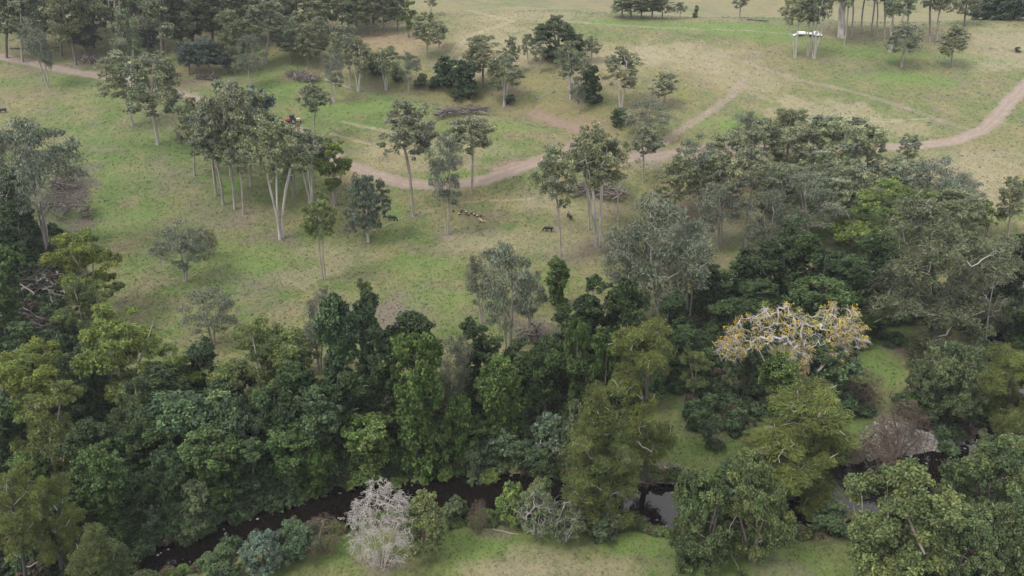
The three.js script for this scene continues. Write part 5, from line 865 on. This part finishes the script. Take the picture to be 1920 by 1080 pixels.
// ---------------------------------------------------------------- grass, weeds, undergrowth, stones
function scatter(name, label, geometry, material, spots) {
  const m = shade(new THREE.InstancedMesh(geometry, material, spots.length)), q = new THREE.Quaternion(), e = new THREE.Euler(), M = new THREE.Matrix4(), c = new THREE.Color();
  spots.forEach(([x, y, z, s, sy, col, R], k) => { e.set((R - 0.5) * 0.2, R * 97, (R * 7 % 1 - 0.5) * 0.2); M.compose(V(x, y, z), q.setFromEuler(e), V(s, sy, s)); m.setMatrixAt(k, M); m.setColorAt(k, c.setRGB(...col)); });
  m.name = name; tag(m, label, undefined, undefined, 'stuff'); scene.add(m);
}
{
  const R = rng(909), blades = new Soup();
  for (let k = 0; k < 7; k++) { const a = R() * 6.283, l = 0.07 + 0.12 * R(), h = 0.5 + 0.5 * R(), ox = (R() - 0.5) * 0.55, oz = (R() - 0.5) * 0.55, w = 0.06, i = blades.n, f = 0.8 + 0.4 * R(); blades.p.push(ox - Math.sin(a) * w, -0.1, oz + Math.cos(a) * w, ox + Math.sin(a) * w, -0.1, oz - Math.cos(a) * w, ox + Math.cos(a) * l, h, oz + Math.sin(a) * l); blades.c.push(f, f, f, f, f, f, f, f, f); blades.i.push(i, i + 1, i + 2); }
  const dry = (x, z) => { const [d, w] = toLine(x, z, CREEK); return d > w + 0.6; };
  const onTrack = (x, z) => { for (const [w, kind, s, pts] of TRACKS) if (s > 0.7) for (let k = 0; k < pts.length - 1; k++) { const [ax, az] = pts[k], [bx, bz] = pts[k + 1]; if (x < Math.min(ax, bx) - w || x > Math.max(ax, bx) + w || z < Math.min(az, bz) - w || z > Math.max(az, bz) + w) continue; const dx = bx - ax, dz = bz - az, t = clamp(((x - ax) * dx + (z - az) * dz) / (dx * dx + dz * dz), 0, 1); if (Math.hypot(x - ax - t * dx, z - az - t * dz) < w * 0.9) return true; } return false; };
  const spots = [];
  const sow = (n, z0, z1, size, tall) => { for (let k = 0; k < n; k++) { const z = lerp(z0, z1, R()), half = 20 + Math.abs(z) * 0.78, x = (R() * 2 - 1) * half; if (!dry(x, z) || onTrack(x, z)) continue; const c = soilAt(x, z), f = 0.7 + 0.6 * R(), s = size * (0.6 + 0.8 * R()); spots.push([x, ground(x, z), z, s, s * tall * (0.5 + R()), [c[0] * f, c[1] * f * (0.96 + 0.1 * R()), c[2] * f], R()]); } };
  sow(60000, -55, -95, 0.36, 0.5); sow(100000, -90, -200, 0.5, 0.4); sow(45000, -200, -320, 0.7, 0.34);
  scatter('grass', 'short tufted grass over the paddocks and banks', blades.build(false), grassMat, spots);

  const weed = makeTree({ H: 0.6, W: 1.4, cb: -0.2, n: 9, cr: [0.2, 0.34], full: true, low: true, trunkR: 0.02, bark: BARK.brown, leaf: { col: [1, 1, 1], sprays: 4, n: 7, len: 0.13, wid: 0.07, droop: 0 } }, 4242).crown, weeds = [];
  for (let k = 0; k < 3200; k++) { const z = lerp(-95, -215, R()), x = (R() * 2 - 1) * (20 + Math.abs(z) * 0.75); if (!dry(x, z) || onTrack(x, z)) continue; if (fbm(x * 0.05 + 3, z * 0.05) * 0.6 + fbm(x * 0.25, z * 0.25 + 8) * 0.4 < 0.5 && R() < 0.85) continue; const s = 0.22 + 0.3 * R(), f = 1.0 + 0.5 * R(); weeds.push([x, ground(x, z) - 0.05, z, s, s * 0.8, R() < 0.25 ? [0.09 * f, 0.075 * f, 0.04 * f] : [0.085 * f, 0.115 * f, 0.03 * f], R()]); }
  scatter('paddock_weeds', 'low leafy weeds dotted through the paddock grass', weed, leafMat, weeds);

  const under = makeTree({ H: 2.2, W: 3, cb: -0.1, n: 16, cr: [0.4, 0.75], full: true, low: true, trunkR: 0.03, bark: BARK.brown, leaf: { col: [1, 1, 1], sprays: 7, n: 16, len: 0.17, wid: 0.1, droop: 0.2 } }, 777).crown, us = [];
  for (const [fx, fz, r] of FOREST_FLOOR) for (let k = 0; k < r * 9; k++) { const a = R() * 6.283, q = Math.sqrt(R()) * r * 1.15, x = fx + Math.cos(a) * q, z = fz + Math.sin(a) * q, [d, w] = toLine(x, z, CREEK); if (d < w + 1.2) continue; const s = 0.5 + 0.9 * R(), f = 0.7 + 0.6 * R(); us.push([x, ground(x, z) - 0.1, z, s, s * (0.7 + 0.8 * R()), R() < 0.12 ? [0.07 * f, 0.055 * f, 0.036 * f] : [0.055 * f, 0.085 * f, 0.034 * f], R()]); }
  for (let k = 0; k < CREEK.length - 1; k++) for (let m = 0; m < 120; m++) { const t = R(), side = R() < 0.5 ? -1 : 1, [ax, az, aw] = CREEK[k], [bx, bz] = CREEK[k + 1], L = Math.hypot(bx - ax, bz - az), off = aw * 0.85 + 0.5 + 3.8 * R(), x = lerp(ax, bx, t) - side * ((bz - az) / L) * off, z = lerp(az, bz, t) + side * ((bx - ax) / L) * off; if (z > -60 || (x > 55 && z > -100)) continue; const s = 0.25 + 0.65 * R() ** 1.5, f = 0.7 + 0.6 * R(), y = ground(x, z); if (y < -0.75) continue; us.push([x, y - 0.05, z, s, s * (0.5 + 0.6 * R()), R() < 0.5 ? [0.09 * f, 0.13 * f, 0.032 * f] : R() < 0.5 ? [0.1 * f, 0.085 * f, 0.04 * f] : [0.08 * f, 0.11 * f, 0.045 * f], R()]); }
  scatter('undergrowth', 'leafy undergrowth on the forest floor and along the creek banks', under, leafMat, us);

  const rock = new THREE.IcosahedronGeometry(0.5, 1); { const p = rock.attributes.position; for (let i = 0; i < p.count; i++) { const f = 0.75 + 0.5 * noise(p.getX(i) * 3 + 9, p.getY(i) * 3 + p.getZ(i) * 5); p.setXYZ(i, p.getX(i) * f, p.getY(i) * f * 0.6, p.getZ(i) * f); } }
  const stones = [];
  for (const [x, z, rx, rz, kind, s] of PATCHES) if (kind === 'stone') for (let k = 0; k < rx * rz * 34 * s; k++) { const a = R() * 6.283, q = Math.sqrt(R()), X = x + Math.cos(a) * q * rx, Z = z + Math.sin(a) * q * rz, v = 0.08 + 0.16 * R(), sz = 0.12 + 0.5 * R() ** 3; stones.push([X, ground(X, Z), Z, sz, sz, [v * 1.06, v * 0.96, v * 0.86], R()]); }
  for (let k = 0; k < CREEK.length - 1; k++) for (let m = 0; m < 34; m++) { const t = R(), side = R() < 0.3 ? -1 : 1, [ax, az, aw] = CREEK[k], [bx, bz] = CREEK[k + 1], L = Math.hypot(bx - ax, bz - az), off = aw * (0.75 + 0.5 * R()) + 0.6 * R(), x = lerp(ax, bx, t) - side * ((bz - az) / L) * off, z = lerp(az, bz, t) + side * ((bx - ax) / L) * off, v = 0.05 + 0.12 * R(), sz = 0.12 + 0.5 * R() ** 2.5; stones.push([x, Math.max(-0.62, ground(x, z)), z, sz, sz, [v * 1.05, v * 0.97, v * 0.88], R()]); }
  scatter('creek_stones', 'weathered stones on the dry creek bed and at the water edge', rock, new THREE.MeshStandardMaterial({ roughness: 0.9 }), stones);
}

scene.fog = new THREE.FogExp2(new THREE.Color(0.86, 0.9, 1.0), 0.00009);
renderer.render(scene, camera);
